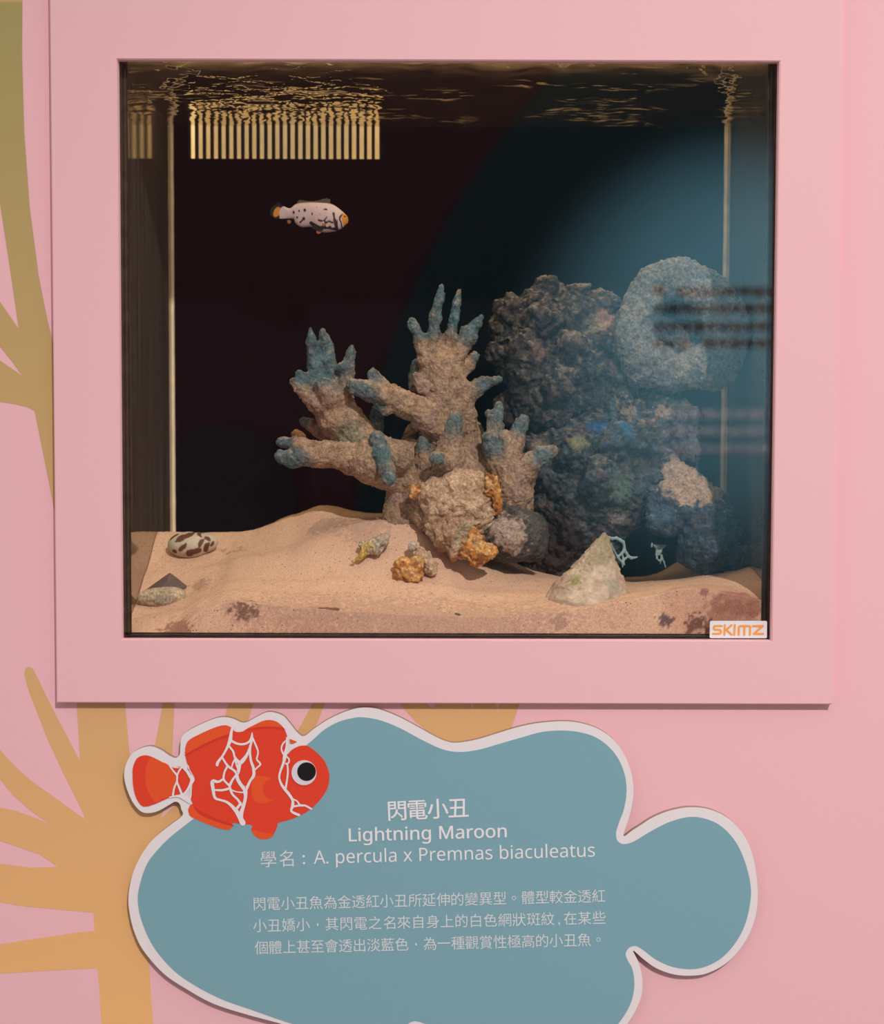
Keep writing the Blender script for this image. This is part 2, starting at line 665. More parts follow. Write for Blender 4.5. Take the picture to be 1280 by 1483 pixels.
# ------------------------------------------------------------------ setting
H2 = 0.264                                   # half height of the opening
wl, wr, wb, wt = X_L - 0.012, X_R + 0.012, Z_BASE - 0.02, Z_LID + 0.01
V, Fc = boxes([(-2.6, wl, Y_WALL, Y_WALL + 0.02, 0, 4.6), (wr, 2.6, Y_WALL, Y_WALL + 0.02, 0, 4.6),
               (wl, wr, Y_WALL, Y_WALL + 0.02, 0, wb), (wl, wr, Y_WALL, Y_WALL + 0.02, wt, 4.6)])
wall = structure(mk('wall_front', V, Fc, M_wall, smooth=False))
structure(mk('floor', *box_vf(-2.6, 2.6, Y_OPP - 0.1, 0.6, -0.05, 0), M_floor, smooth=False))
opp = structure(mk('wall_back', *box_vf(-2.6, 2.6, Y_OPP - 0.1, Y_OPP, 0, 4.6), M_opp, smooth=False))

MURAL = [
    [(-200, -260), (34, -260), (32, 80), (35, 190), (43, 300), (56, 400), (68, 460), (76, 495), (92, 560), (92, 790), (81, 750), (65, 670),
     (50, 595), (40, 590), (20, 585), (0, 582), (-200, 578), (-200, 505), (0, 522), (32, 544), (16, 522), (0, 502), (-200, 400), (-200, 360), (0, 437), (27, 476),
     (13, 380), (0, 295), (-200, 40)],
    [(111, 990), (111, 1019), (113.5, 1061), (116, 1103), (102.5, 1077), (80.5, 1035), (64, 1002), (51, 975), (47, 968), (42, 965.6), (37, 968), (35, 976.6),
     (42, 1002), (55, 1035), (69.5, 1072), (91.5, 1119), (110, 1156), (122.6, 1181.6), (122, 1186), (113.5, 1180), (80.5, 1156), (44, 1130), (22, 1110), (0, 1086),
     (-200, 1030), (-200, 1070), (0, 1128.5), (18, 1150.5), (44, 1174), (73, 1194), (47.6, 1183), (22, 1174), (0, 1170), (-200, 1160), (-200, 1200),
     (0, 1217.5), (33, 1229), (58.6, 1238), (84, 1255.5), (44, 1256.6), (0, 1251), (-200, 1243), (-200, 1300), (0, 1307), (36.6, 1312.6),
     (73, 1316), (135.4, 1321.8), (137, 1348), (110, 1350.7), (55, 1359), (0, 1367.5), (-200, 1377), (-200, 1413), (0, 1410), (55, 1406.7), (141, 1402),
     (144.6, 1441.5), (147, 1483), (150, 1560), (226, 1560), (221.5, 1483), (218, 1434), (215, 1383), (213, 1300), (330, 1150), (300, 1120), (232, 1187), (236, 1175),
     (248, 1165.6), (260, 1158), (225, 1130), (200, 1140), (192, 1120), (186.7, 1084.6), (181, 1019), (179, 990)],
    [(237, 990), (236, 1019), (224, 1081), (215, 1125), (245, 1125), (249, 1094), (252.6, 1019), (254, 990)],
    [(338, 990), (326, 1038), (310, 1090), (345, 1100), (359, 1044), (366, 1022), (374, 990)],
    [(466, 990), (451.5, 1021.5), (430.5, 1059), (410, 1100), (430, 1100), (458, 1050), (469.5, 1021.5), (482, 990)],
    [(560, 990), (580, 1021), (602, 1045), (627, 1065), (660, 1100), (720, 1110), (740.6, 1055), (751, 1022), (758, 990), (728, 990), (720.5, 1033), (716, 1010), (712, 990),
     (690, 990), (683.5, 1031), (679.5, 1010), (676, 990), (640, 990), (628, 1027), (612, 1015), (590, 990)],
]
mur = poly_plate('mural', MURAL, Y_WALL - 0.0002, 0.0, M_mural, parent=wall)
mur['kind'] = 'structure'

# graphics on the opposite wall, which the pane mirrors
a_, b_, c_ = P_mirror(800, 110), P_mirror(690, 250), P_mirror(560, 520)
A = np.array([[2 * (b_[0] - a_[0]), 2 * (b_[2] - a_[2])], [2 * (c_[0] - a_[0]), 2 * (c_[2] - a_[2])]])
rhs = np.array([(b_ ** 2)[[0, 2]].sum() - (a_ ** 2)[[0, 2]].sum(), (c_ ** 2)[[0, 2]].sum() - (a_ ** 2)[[0, 2]].sum()])
cc = np.linalg.solve(A, rhs)
rad = math.hypot(a_[0] - cc[0], a_[2] - cc[1])
print('DISC', cc, rad)


def disc_on_wall(name, cx, cz, r, y, mat):
    ring = [(cx + r * math.cos(t), y, cz + r * math.sin(t)) for t in np.linspace(0, 2 * math.pi, 200)[:-1]]
    ring = [(max(min(q[0], 2.58), -2.58), y, min(max(q[2], 0.03), 3.18)) for q in ring]
    ring2 = [(q[0], y - 0.012, q[2]) for q in ring]
    n = len(ring)
    f = [tuple(range(n))[::-1]] + [(i, (i + 1) % n, (i + 1) % n + n, i + n) for i in range(n)]
    o = mk(name, ring + ring2, f, mat, parent=opp, smooth=False)
    o['kind'] = 'structure'
    return o


disc_on_wall('wall_graphic', cc[0], cc[1], rad, Y_OPP + 0.012, M_disc)
q_ = P_mirror(320, 725)
disc_on_wall('wall_graphic', q_[0], q_[2], 0.27, Y_OPP + 0.013, M_disc2)
V, Fc = [], []
for row, py in enumerate((422, 447, 473, 497)):
    px = 948
    while px < 1180:
        wd = random.choice((12, 14, 16))
        if not (row == 0 and 962 < px < 975) and not (row == 3 and (990 < px < 1008 or 1060 < px < 1075)):
            p0, p1 = P_mirror(px, py - random.uniform(5.5, 7.5)), P_mirror(px + wd, py + random.uniform(5.5, 7.5))
            v, f = box_vf(p0[0], p1[0], Y_OPP + 0.012, Y_OPP + 0.016, p1[2], p0[2])
            Fc += [tuple(i + len(V) for i in q) for q in f]
            V += v
        px += wd + 4
mk('wall_print', V, Fc, M_dark, parent=opp, smooth=False)['kind'] = 'structure'
V, Fc = [], []
for py in (600, 625, 650):
    px = 955
    while px < 1180:
        wd = random.choice((12, 16, 20))
        p0, p1 = P_mirror(px, py - 6), P_mirror(px + wd, py + 6)
        v, f = box_vf(p0[0], p1[0], Y_OPP + 0.012, Y_OPP + 0.016, p1[2], p0[2])
        Fc += [tuple(i + len(V) for i in q) for q in f]
        V += v
        px += wd + 5
mk('wall_print', V, Fc, M_lite, parent=opp, smooth=False)['kind'] = 'structure'

# ------------------------------------------------------------------ raised pink board round the opening
bx0, bx1, bz0, bz1 = -0.3606, 0.3573, Z0 - 0.3233, Z0 + 0.60
bm = bmesh.new()
o4 = [(bx0, bz0), (bx1, bz0), (bx1, bz1), (bx0, bz1)]
i4 = [(-0.3, Z0 - H2), (0.3, Z0 - H2), (0.3, Z0 + H2), (-0.3, Z0 + H2)]
vs = {}
for y in (0.0, Y_WALL):
    for nm, ring in (('o', o4), ('i', i4)):
        for k, (x, z) in enumerate(ring):
            vs[(nm, k, y)] = bm.verts.new((x, y, z))
for k in range(4):
    n = (k + 1) % 4
    bm.faces.new([vs[('o', k, 0.0)], vs[('o', n, 0.0)], vs[('i', n, 0.0)], vs[('i', k, 0.0)]])
    bm.faces.new([vs[('o', k, Y_WALL)], vs[('i', k, Y_WALL)], vs[('i', n, Y_WALL)], vs[('o', n, Y_WALL)]])
    bm.faces.new([vs[('o', k, 0.0)], vs[('o', k, Y_WALL)], vs[('o', n, Y_WALL)], vs[('o', n, 0.0)]])
    bm.faces.new([vs[('i', k, 0.0)], vs[('i', n, 0.0)], vs[('i', n, Y_WALL)], vs[('i', k, Y_WALL)]])
bmesh.ops.recalc_face_normals(bm, faces=bm.faces)
ed = [e for e in bm.edges if all(abs(v.co.y) < 1e-6 for v in e.verts) and
      not (e.verts[0].co.x in (bx0, bx1)) != (e.verts[1].co.x in (bx0, bx1)) and
      (abs(e.verts[0].co.x - e.verts[1].co.x) < 1e-6 or abs(e.verts[0].co.z - e.verts[1].co.z) < 1e-6)]
bmesh.ops.bevel(bm, geom=ed, offset=0.0008, segments=2, affect='EDGES')
bm.verts.index_update()
V = [v.co[:] for v in bm.verts]
Fc = [[v.index for v in f.verts] for f in bm.faces]
bm.free()
tag(mk('mounting_board', V, Fc, M_panel, loc=(0, 0, bz0), smooth=False), 'raised pink rectangular board with a square cut opening around the aquarium', 'board')

# ------------------------------------------------------------------ aquarium
tank = thing('aquarium', 'glass aquarium set into the pink wall with dark back and tan corner seams', 'aquarium', ((X_L + X_R) / 2, 0.15, Z_BASE - 0.012))
pane = mk('front_glass', *box_vf(X_L - 0.01, X_R + 0.01, Y_GF, Y_GB, Z_BASE - 0.01, Z_LID), M_glass, tank, smooth=False)
mk('side_glass', *box_vf(X_L - 0.01, X_L, Y_GB, Y_BACK + 0.01, Z_BASE - 0.01, Z_LID), M_side, tank, smooth=False)
mk('side_glass', *box_vf(X_R, X_R + 0.01, Y_GB, Y_BACK + 0.01, Z_BASE - 0.01, Z_LID), M_side, tank, smooth=False)
cx0, cx1 = P(272, 200, Y_BACK)[0], P(552, 200, Y_BACK)[0]
cz0 = P(410, 230, Y_BACK)[2]
cz1 = Z_WATER + 0.03
mk('back_panel', *boxes([(X_L, cx0, Y_BACK, Y_BACK + 0.01, Z_BASE, Z_LID), (cx1, X_R, Y_BACK, Y_BACK + 0.01, Z_BASE, Z_LID),
                         (cx0, cx1, Y_BACK, Y_BACK + 0.01, Z_BASE, cz0), (cx0, cx1, Y_BACK, Y_BACK + 0.01, cz1, Z_LID)]), M_back, tank, smooth=False)
mk('base_panel', *box_vf(X_L - 0.01, X_R + 0.01, Y_GB, Y_BACK + 0.01, Z_BASE - 0.012, Z_BASE - 0.001), M_tankblack, tank, smooth=False)
mk('shade_lid', *box_vf(X_L - 0.01, X_R + 0.01, Y_GF, Y_BACK + 0.08, Z_LID, Z_LID + 0.008), M_tankblack, tank, smooth=False)  # unseen cover, added to keep world light out of the tank
teeth = []
pitch = (P(549, 200, Y_BACK)[0] - P(275.5, 200, Y_BACK)[0] + 0.0035) / 25.0
slot = 6.6 * mpp(Y_BACK)
x = P(275.5, 200, Y_BACK)[0]
teeth.append((cx0, x, Y_BACK, Y_BACK + 0.006, cz0, cz1))
for k in range(25):
    x1 = x + pitch * k + slot
    x2 = x + pitch * (k + 1) if k < 24 else cx1
    teeth.append((x1, x2, Y_BACK, Y_BACK + 0.006, cz0, cz1))
comb = mk('overflow_comb', *boxes(teeth), M_comb, tank, smooth=False)
cw = 0.004
mk('overflow_chamber', *boxes([(cx0 - cw, cx1 + cw, Y_BACK + 0.06, Y_BACK + 0.064, cz0 - 0.03, Z_LID),
                               (cx0 - cw, cx0, Y_BACK + 0.01, Y_BACK + 0.06, cz0 - 0.03, Z_LID),
                               (cx1, cx1 + cw, Y_BACK + 0.01, Y_BACK + 0.06, cz0 - 0.03, Z_LID),
                               (cx0 - cw, cx1 + cw, Y_BACK + 0.01, Y_BACK + 0.064, cz0 - 0.034, cz0 - 0.03)]), M_chamber, tank, smooth=False)
lamp('chamber_light', 'AREA', ((cx0 + cx1) / 2, Y_BACK + 0.034, Z_LID - 0.012), ((cx0 + cx1) / 2, Y_BACK + 0.0345, 0), CHAMBER_W, (1.0, 0.92, 0.68),
     shape='RECTANGLE', size=cx1 - cx0 - 0.01, size_y=0.03)


def bead(xc, yc, wx, wy, mat, ztop=None):
    """vertical silicone seam with a rounded face"""
    zt = ztop or Z_LID
    n, prof = 8, []
    for i in range(n):
        t = 2 * math.pi * i / n
        prof.append((xc + wx * math.cos(t), yc + wy * math.sin(t)))
    V = []
    zs = np.linspace(Z_BASE - 0.0005, zt, 60)
    for z in zs:
        for (xx, yy) in prof:
            V.append((xx + random.uniform(-1, 1) * wx * 0.06, yy, z))
    Fc = [(r * n + i, r * n + (i + 1) % n, (r + 1) * n + (i + 1) % n, (r + 1) * n + i) for r in range(len(zs) - 1) for i in range(n)]
    return mk('corner_seam', V, Fc, mat, tank)


bead(X_L + 0.0005, Y_BACK - 0.001, 0.0026, 0.0030, M_seam)
bead(X_R - 0.0004, Y_BACK - 0.001, 0.0030, 0.0030, M_seam)
for (pa, pb) in ((166, 188), (1106, 1130)):
    mk('corner_seam', *box_vf(P(pa, 600, Y_GB)[0], P(pb, 600, Y_GB)[0], Y_GB + 0.0002, Y_GB + 0.0014, Z_BASE - 0.0005, Z_LID), M_bead, tank, smooth=False)
mk('corner_seam', *box_vf(X_L, X_R, Y_GB + 0.0002, Y_GB + 0.0012, Z_BASE - 0.0005, P(640, 917, Y_GB)[2]), M_bead, tank, smooth=False)

# ------------------------------------------------------------------ water surface
nx, ny = 420, 190
gx, gy = np.meshgrid(np.linspace(X_L + 0.0003, X_R - 0.0003, nx), np.linspace(Y_IN, Y_BACK - 0.0003, ny), indexing='ij')
pp = np.stack([gx.ravel(), gy.ravel(), np.zeros(gx.size)], 1)
warp = pp + 0.012 * np.stack([fbm(pp * 30, 2, 3), fbm(pp * 30, 2, 4), 0 * pp[:, 0]], 1)
hz = 0.0030 * fbm(warp * np.array([48, 62, 1]), 2, 5) + 0.0010 * fbm(warp * np.array([140, 190, 1]), 2, 6)
hz += 0.0095 * (1 + 1.6 * fbm(pp * np.array([22, 14, 1]), 3, 7)) * np.exp(-(pp[:, 1] - Y_IN) / 0.036)
pp[:, 2] = Z_WATER + hz
Fc = [(i * ny + j, (i + 1) * ny + j, (i + 1) * ny + j + 1, i * ny + j + 1) for i in range(nx - 1) for j in range(ny - 1)]
film = 0.008 + 0.26 * smooth01(fbm(warp * np.array([55, 230, 1]), 3, 15), 0.09, 0.20) * smooth01(fbm(pp * np.array([16, 22, 1]), 2, 16), -0.06, 0.12)  # streaks painted in for the glints of ripple reflections
edge_ = np.exp(-(pp[:, 1] - Y_IN) / 0.013) * (1 + 2.6 * fbm(warp * np.array([45, 120, 1]), 3, 17))  # band painted in for sand mirrored along the pane
film = np.clip(film + 0.55 * edge_, 0, 0.75)
tag(mk('water', pp, Fc, M_water, loc=((X_L + X_R) / 2, 0.15, Z_WATER), cols=film[:, None] * np.ones(3)), 'rippled water surface at the top of the aquarium seen from below', 'water', kind='stuff')

# ------------------------------------------------------------------ sand
SX = np.array([170, 210, 250, 290, 325, 400, 445, 520, 600, 700, 790, 900, 1010, 1070, 1135], float)
ST = np.array([0, .1, .2, .4, .65, 1.0])
SG = np.array([
    [919, 905, 888, 846, 789, 800], [917, 898, 884, 842, 789, 800], [914, 890, 876, 838, 790, 800], [886, 872, 862, 832, 789, 800], [873, 861, 850, 820, 787, 798],
    [878, 862, 848, 806, 759, 775], [882, 866, 848, 790, 745, 768], [886, 868, 842, 764, 757, 768], [891, 872, 848, 768, 762, 772],
    [893, 878, 864, 830, 802, 805], [888, 876, 868, 850, 846, 852], [871, 866, 866, 862, 866, 872], [851, 850, 853, 856, 862, 868], [860, 853, 850, 846, 838, 836], [874, 860, 848, 836, 822, 816]])


def sand_py(px, t):
    px = np.atleast_1d(px).astype(float)
    t = np.atleast_1d(t).astype(float)
    tmp = np.empty((len(px), len(ST)))
    for j in range(len(ST)):
        # monotone smooth interpolation along x
        k = np.clip(np.searchsorted(SX, px) - 1, 0, len(SX) - 2)
        u = np.clip((px - SX[k]) / (SX[k + 1] - SX[k]), 0, 1)
        mslope = np.gradient(SG[:, j], SX)
        hh = SX[k + 1] - SX[k]
        tmp[:, j] = ((2 * u ** 3 - 3 * u ** 2 + 1) * SG[k, j] + (u ** 3 - 2 * u ** 2 + u) * hh * mslope[k] * 0.6 +
                     (-2 * u ** 3 + 3 * u ** 2) * SG[k + 1, j] + (u ** 3 - u ** 2) * hh * mslope[k + 1] * 0.6)
    k = np.clip(np.searchsorted(ST, t) - 1, 0, len(ST) - 2)
    u = np.clip((t - ST[k]) / (ST[k + 1] - ST[k]), 0, 1)
    u = u * 0.5 + 0.5 * (u * u * (3 - 2 * u))
    r = np.arange(len(px))
    return tmp[r, k] * (1 - u) + tmp[r, k + 1] * u


def front_px(x):
    return 640 + (x - P(640, 741.5, Y_IN)[0]) / mpp(Y_IN)


def front_z(py):
    za, zb = P(640, 700, Y_IN)[2], P(640, 900, Y_IN)[2]
    return za + (py - 700) / 200 * (zb - za)


def sand_z(x, y):
    t = np.clip((np.atleast_1d(y) - Y_IN) / (Y_BACK - Y_IN), 0, 1)
    return front_z(sand_py(front_px(np.atleast_1d(x)), t))


nx, ny = 460, 190
xs = np.linspace(X_L + 0.0002, X_R - 0.0002, nx)
ts = np.concatenate([np.linspace(0, 0.12, 40), np.linspace(0.12, 1, ny - 40 + 1)[1:]])
ys = Y_IN + ts * (Y_BACK - 0.0004 - Y_IN)
gx, gy = np.meshgrid(xs, ys, indexing='ij')
pts = np.stack([gx.ravel(), gy.ravel(), np.zeros(gx.size)], 1)
pts[:, 2] = sand_z(pts[:, 0], pts[:, 1]) + 0.0022 * fbm(pts * 45, 3, 8) + 0.0011 * fbm(pts * 320, 2, 9)
top = pts.reshape(nx, ny, 3)
nf = 26
front = np.empty((nx, nf, 3))
for j in range(nf):
    u = j / nf
    front[:, j, 0] = xs
    front[:, j, 1] = Y_IN
    front[:, j, 2] = (Z_BASE - 0.0008) * (1 - u) + top[:, 0, 2] * u
backr = top[:, -1:, :].copy()
backr[:, 0, 2] = Z_BASE - 0.0008
allp = np.concatenate([front, top, backr], 1)
m_ = allp.shape[1]
V = allp.reshape(-1, 3)
Fc = [(i * m_ + j, (i + 1) * m_ + j, (i + 1) * m_ + j + 1, i * m_ + j + 1) for i in range(nx - 1) for j in range(m_ - 1)]
Fc += [tuple(range(m_))[::1], tuple((nx - 1) * m_ + j for j in range(m_))[::-1], tuple(i * m_ for i in range(nx)), ]
base_c = np.array([0.70, 0.425, 0.28])
cols = np.tile(base_c, (len(V), 1))
cols *= (1 + 0.16 * fbm(V * 60, 4, 12)[:, None])


def patch(cols, V, px, py, y, r, col, amt=1.0, sc=120, rag=0.9, s=21, sx=1.0):
    """a coloured patch blended in around one point, in places the shade of a hollow"""
    c = P(px, py, y)
    d = np.sqrt(((V[:, 0] - c[0]) / sx) ** 2 + (V[:, 1] - c[1]) ** 2 + (V[:, 2] - c[2]) ** 2) / (r * mpp(y))
    d = d + rag * fbm(V * sc, 4, s)
    wgt = amt * (1 - smooth01(d, 0.65, 1.0))
    return cols * (1 - wgt[:, None]) + np.array(col) * wgt[:, None]


cols = patch(cols, V, 352, 886, Y_IN, 15, (0.12, 0.05, 0.035), 0.85, 420, 2.2, 31, 1.5)
cols = patch(cols, V, 345, 884, Y_IN, 22, (0.40, 0.21, 0.15), 0.2, 260, 1.6, 131, 1.5)
cols = patch(cols, V, 440, 893, Y_IN, 45, (0.28, 0.13, 0.10), 0.22, 480, 2.8, 32, 1.8)
cols = patch(cols, V, 1035, 882, Y_IN, 70, (0.52, 0.24, 0.16), 0.5, 60, 0.6, 33, 1.3)
cols = patch(cols, V, 1055, 890, Y_IN, 30, (0.32, 0.11, 0.075), 0.6, 220, 1.6, 133, 1.6)
cols = patch(cols, V, 1010, 904, Y_IN, 16, (0.10, 0.035, 0.028), 0.8, 300, 2.0, 34, 1.3)
cols = patch(cols, V, 1075, 872, Y_IN, 26, (0.30, 0.10, 0.07), 0.6, 160, 1.2, 134, 1.8)
cols = patch(cols, V, 963, 897, Y_IN, 12, (0.10, 0.06, 0.06), 0.85, 400, 2.0, 35)
cols = patch(cols, V, 1020, 857, Y_IN, 8, (0.25, 0.09, 0.08), 0.7, 400, 1.4, 135)
cols = patch(cols, V, 810, 900, Y_IN, 14, (0.28, 0.17, 0.14), 0.5, 400, 2.0, 136)
cols = patch(cols, V, 620, 900, Y_IN, 60, (0.40, 0.22, 0.17), 0.4, 380, 2.6, 137, 4)
cols = patch(cols, V, 252, 908, Y_IN, 26, (0.26, 0.10, 0.06), 0.7, 320, 1.8, 37)
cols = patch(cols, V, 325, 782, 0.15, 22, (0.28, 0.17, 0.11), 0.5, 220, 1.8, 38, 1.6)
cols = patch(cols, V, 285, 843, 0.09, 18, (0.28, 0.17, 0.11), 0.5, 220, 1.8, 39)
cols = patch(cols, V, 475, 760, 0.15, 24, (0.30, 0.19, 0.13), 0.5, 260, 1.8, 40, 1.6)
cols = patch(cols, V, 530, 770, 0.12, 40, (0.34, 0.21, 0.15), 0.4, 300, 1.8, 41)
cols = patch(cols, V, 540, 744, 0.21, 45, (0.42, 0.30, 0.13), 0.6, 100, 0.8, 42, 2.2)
sand = mk('sand', V, Fc, M_sand, loc=((X_L + X_R) / 2, 0.15, Z_BASE), cols=cols)
tag(sand, 'fine tan sand heaped across the aquarium bottom, cut flat and pinkish against the pane', 'sand', kind='stuff')


def on_sand(px, y, off=0.0):
    """pixel row where the sand top shows at this column and depth"""
    x = P(px, 800, y)[0]
    return float(sand_z(x, y)[0]) + off


# ------------------------------------------------------------------ branching coral
TAN, TAN2, BLUE, PINKT, OLIVE = np.array([0.44, 0.28, 0.17]), np.array([0.28, 0.18, 0.11]), np.array([0.090, 0.165, 0.180]), np.array([0.38, 0.235, 0.20]), np.array([0.25, 0.235, 0.13])
cbase = P(600, 742, 0.14)
coral = thing('branching_coral', 'large tan branching coral with blue tipped fingers standing on the sand', 'coral', cbase)


def coral_part(name, chains, tips, h=0.0011, k=0.0026, extra=(), seed=0, blue=1.0, marks=()):
    """chains: round tapering limbs; tips: (px, py, y, reach_px) where the living blue shows"""
    fd = Field()
    for c in chains:
        fd.chain(c)
    for e in extra:
        fd.blob(*e)
    v, f = fd.mesh(h, k)
    v, n = displace(v, f, lambda q: 0.0036 * fbm(q * 190, 4, 50 + seed) + 0.0018 * (0.5 - worley(q * 330, 60 + seed)) + 0.0050 * fbm(q * 70, 2, 53 + seed) - 0.0011)
    c = np.tile(TAN, (len(v), 1))
    a = smooth01(fbm(v * 70, 3, 71 + seed), -0.05, 0.18)[:, None]
    c = c * (1 - 0.55 * a) + PINKT * 0.55 * a
    a = smooth01(fbm(v * 55, 3, 77 + seed), 0.04, 0.2)[:, None]
    c = c * (1 - 0.5 * a) + TAN2 * 0.5 * a
    for (px, py, y, r) in tips:
        q = P(px, py, y)
        d = np.linalg.norm((v - q) * np.array([1, 0.7, 1]), axis=1) / (r * mpp(y)) + 0.55 * fbm(v * 150, 3, 80 + seed)
        wgt = (0.88 * (1 - smooth01(d, 0.40, 1.35)) * (1 - 0.6 * smooth01(fbm(v * 420, 3, 85 + seed), 0.06, 0.22)))[:, None] * blue
        tone = BLUE * (1 + 0.5 * fbm(v * 90, 2, 90)[:, None])
        c = c * (1 - wgt) + tone * wgt
    for p_ in marks:
        c = patch(c, v, *p_)
    up = smooth01(n[:, 2] + 1.2 * fbm(v * 260, 3, 95 + seed), 0.72, 1.0)[:, None] * 0.55     # settled sand grains
    c = c * (1 - up) + np.array([0.56, 0.36, 0.24]) * up
    c = c * np.clip(1 + 1.1 * fbm(v * 380, 3, 99 + seed) + 0.7 * fbm(v * 130, 3, 98 + seed), 0.4, 1.7)[:, None]
    return mk(name, v, f, M_coral, coral, cols=c)


Yc = 0.135
coral_part('coral_trunk', k=0.006, chains=[
    [(578, 755, .14, 27), (590, 715, .145, 30), (620, 690, .15, 34), (660, 690, .15, 34), (705, 690, .145, 32), (742, 690, .14, 34)],
    [(625, 745, .12, 30), (625, 700, .14, 38), (600, 670, .145, 34)],
    [(600, 700, .14, 34), (565, 668, .14, 32), (530, 650, .14, 32)],
    [(742, 690, .14, 34), (742, 730, .135, 30), (740, 770, .13, 26)],
    [(680, 660, .15, 32), (675, 630, .155, 28)],
    [(560, 690, .125, 22), (530, 672, .125, 26), (512, 668, .13, 20)],
    [(590, 650, .18, 14), (600, 625, .185, 13), (604, 612, .185, 9)],
], tips=[], extra=[(540, 672, .12, 30), (575, 665, .115, 24)], seed=1, marks=[(592, 640, .17, 26, (.24, .13, .045), .8, 160, .8), (500, 650, .12, 26, (.24, .25, .15), .6, 140, .8)])
coral_part('branch', [   # left fan
    [(555, 665, .14, 26), (520, 640, .14, 30), (492, 605, .14, 32), (478, 575, .14, 32)],
    [(470, 580, .14, 22), (461, 560, .14, 16), (455, 530, .14, 12), (451, 500, .142, 9.5), (449.5, 477, .142, 5.5)],
    [(485, 575, .14, 22), (480, 550, .14, 15), (475, 520, .14, 11), (471, 498, .142, 9), (467, 480, .142, 6.5)],
    [(465, 570, .135, 18), (446, 555, .135, 12), (434, 542, .132, 10)],
    [(462, 585, .13, 17), (440, 568, .128, 11), (424, 552, .126, 7)],
    [(495, 580, .13, 16), (500, 555, .13, 13), (504, 530, .13, 11), (508, 512, .13, 8), (509, 502, .13, 5)],
    [(504, 540, .13, 11), (495, 530, .125, 8)],
    [(480, 575, .125, 20), (468, 560, .12, 14)],
], marks=[(505, 635, .12, 30, (.24, .26, .16), .7, 140, .8)], tips=[(450, 480, .14, 18), (455, 515, .14, 38), (470, 520, .14, 52), (468, 545, .13, 26), (434, 542, .132, 22), (496, 532, .125, 14), (509, 515, .13, 14)], seed=2)
coral_part('branch', [   # low arm to the left
    [(560, 672, .135, 24), (510, 662, .13, 26), (470, 658, .125, 20), (435, 655, .12, 18)],
    [(450, 660, .12, 17), (425, 664, .115, 14), (409, 661, .113, 11)],
    [(450, 650, .125, 15), (425, 643, .125, 11), (407, 640, .125, 8.5)],
], [(404, 662, .113, 30), (430, 668, .113, 22), (407, 640, .125, 26)], seed=3)
coral_part('branch', [   # rusty knob behind the low arm
    [(445, 645, .14, 7), (436, 636, .142, 8), (430, 629, .143, 7), (428, 626, .143, 5)],
], [], seed=12, marks=[(434, 634, .14, 26, (.30, .13, .04), .9, 200, .5)])
coral_part('branch', [   # short arm above it
    [(515, 655, .15, 18), (490, 645, .155, 16), (465, 626, .155, 12.5), (450, 615, .155, 10), (440, 609, .155, 7.5)],
], [(440, 609, .155, 14)], seed=4)
coral_part('branch', [   # long central arm
    [(650, 622, .13, 26), (620, 603, .125, 24), (590, 587, .12, 20), (560, 575, .115, 18), (535, 567, .112, 16), (511, 560, .11, 13)],
    [(562, 570, .12, 15), (550, 555, .12, 12), (539, 541, .12, 9)],
    [(580, 570, .14, 9), (570, 561, .145, 6)],
    [(600, 560, .17, 9), (598, 545, .175, 9), (602, 526, .178, 6)],
    [(560, 590, .115, 12), (548, 585, .115, 8)],
], [(510, 561, .11, 22), (530, 572, .105, 22), (538, 540, .12, 22), (602, 530, .175, 34), (550, 588, .112, 12)], seed=5)
coral_part('branch', [   # main stem and its upper fan
    [(640, 690, .15, 34), (640, 640, .145, 32), (642, 600, .14, 30), (640, 560, .138, 28), (637, 530, .136, 24), (636, 514, .135, 16)],
    [(660, 560, .138, 22), (655, 528, .136, 17)],
    [(622, 560, .138, 18), (622, 520, .136, 14)],
    [(625, 520, .135, 15), (627, 490, .134, 12), (631, 460, .133, 10), (636, 435, .132, 8), (639, 415, .132, 4.5)],
    [(646, 520, .135, 13), (652, 485, .136, 10), (657, 460, .137, 9), (661, 438, .138, 8), (665, 422, .138, 5.5)],
    [(618, 520, .134, 15), (608, 492, .132, 11), (601, 474, .130, 9.5), (597, 466, .130, 8)],
    [(655, 525, .135, 17), (668, 500, .133, 13), (680, 482, .131, 11), (690, 468, .13, 8), (698, 458, .13, 5)],
    [(680, 490, .131, 11), (674, 479, .128, 8)],
    [(660, 545, .14, 18), (675, 528, .145, 12), (688, 516, .147, 7)],
    [(655, 600, .14, 22), (672, 578, .137, 16), (690, 563, .135, 14), (700, 556, .134, 13), (722, 550, .133, 7.5)],
    [(675, 600, .14, 18), (678, 620, .14, 14)],
    [(612, 565, .13, 12), (604, 545, .128, 8)],
], [(639, 425, .132, 14), (634, 445, .132, 30), (662, 440, .137, 32), (656, 468, .137, 20), (599, 474, .13, 24), (682, 480, .13, 26), (694, 464, .13, 18), (712, 553, .133, 30), (690, 519, .147, 12), (625, 480, .132, 14)], seed=6)
coral_part('branch', [   # blue stub hanging in front
    [(548, 636, .115, 13), (553, 660, .105, 14), (560, 680, .095, 13), (565, 694, .088, 11)],
], [(549, 645, .105, 30), (565, 695, .085, 20), (552, 665, .096, 22)], seed=7)
coral_part('branch', [   # stub behind the long arm
    [(540, 655, .155, 15), (543, 620, .16, 13), (547, 595, .16, 10)],
], [(546, 605, .155, 40)], seed=8)
coral_part('branch', [   # upright stub, centre
    [(645, 690, .125, 28), (650, 660, .12, 24), (655, 635, .118, 17), (659, 612, .117, 13), (660, 606, .117, 11)],
    [(650, 672, .115, 20), (640, 668, .10, 13), (631, 663, .088, 10.5)],
    [(680, 690, .13, 24), (672, 660, .13, 16)],
], [(659, 612, .112, 23), (632, 663, .086, 15)], seed=9)
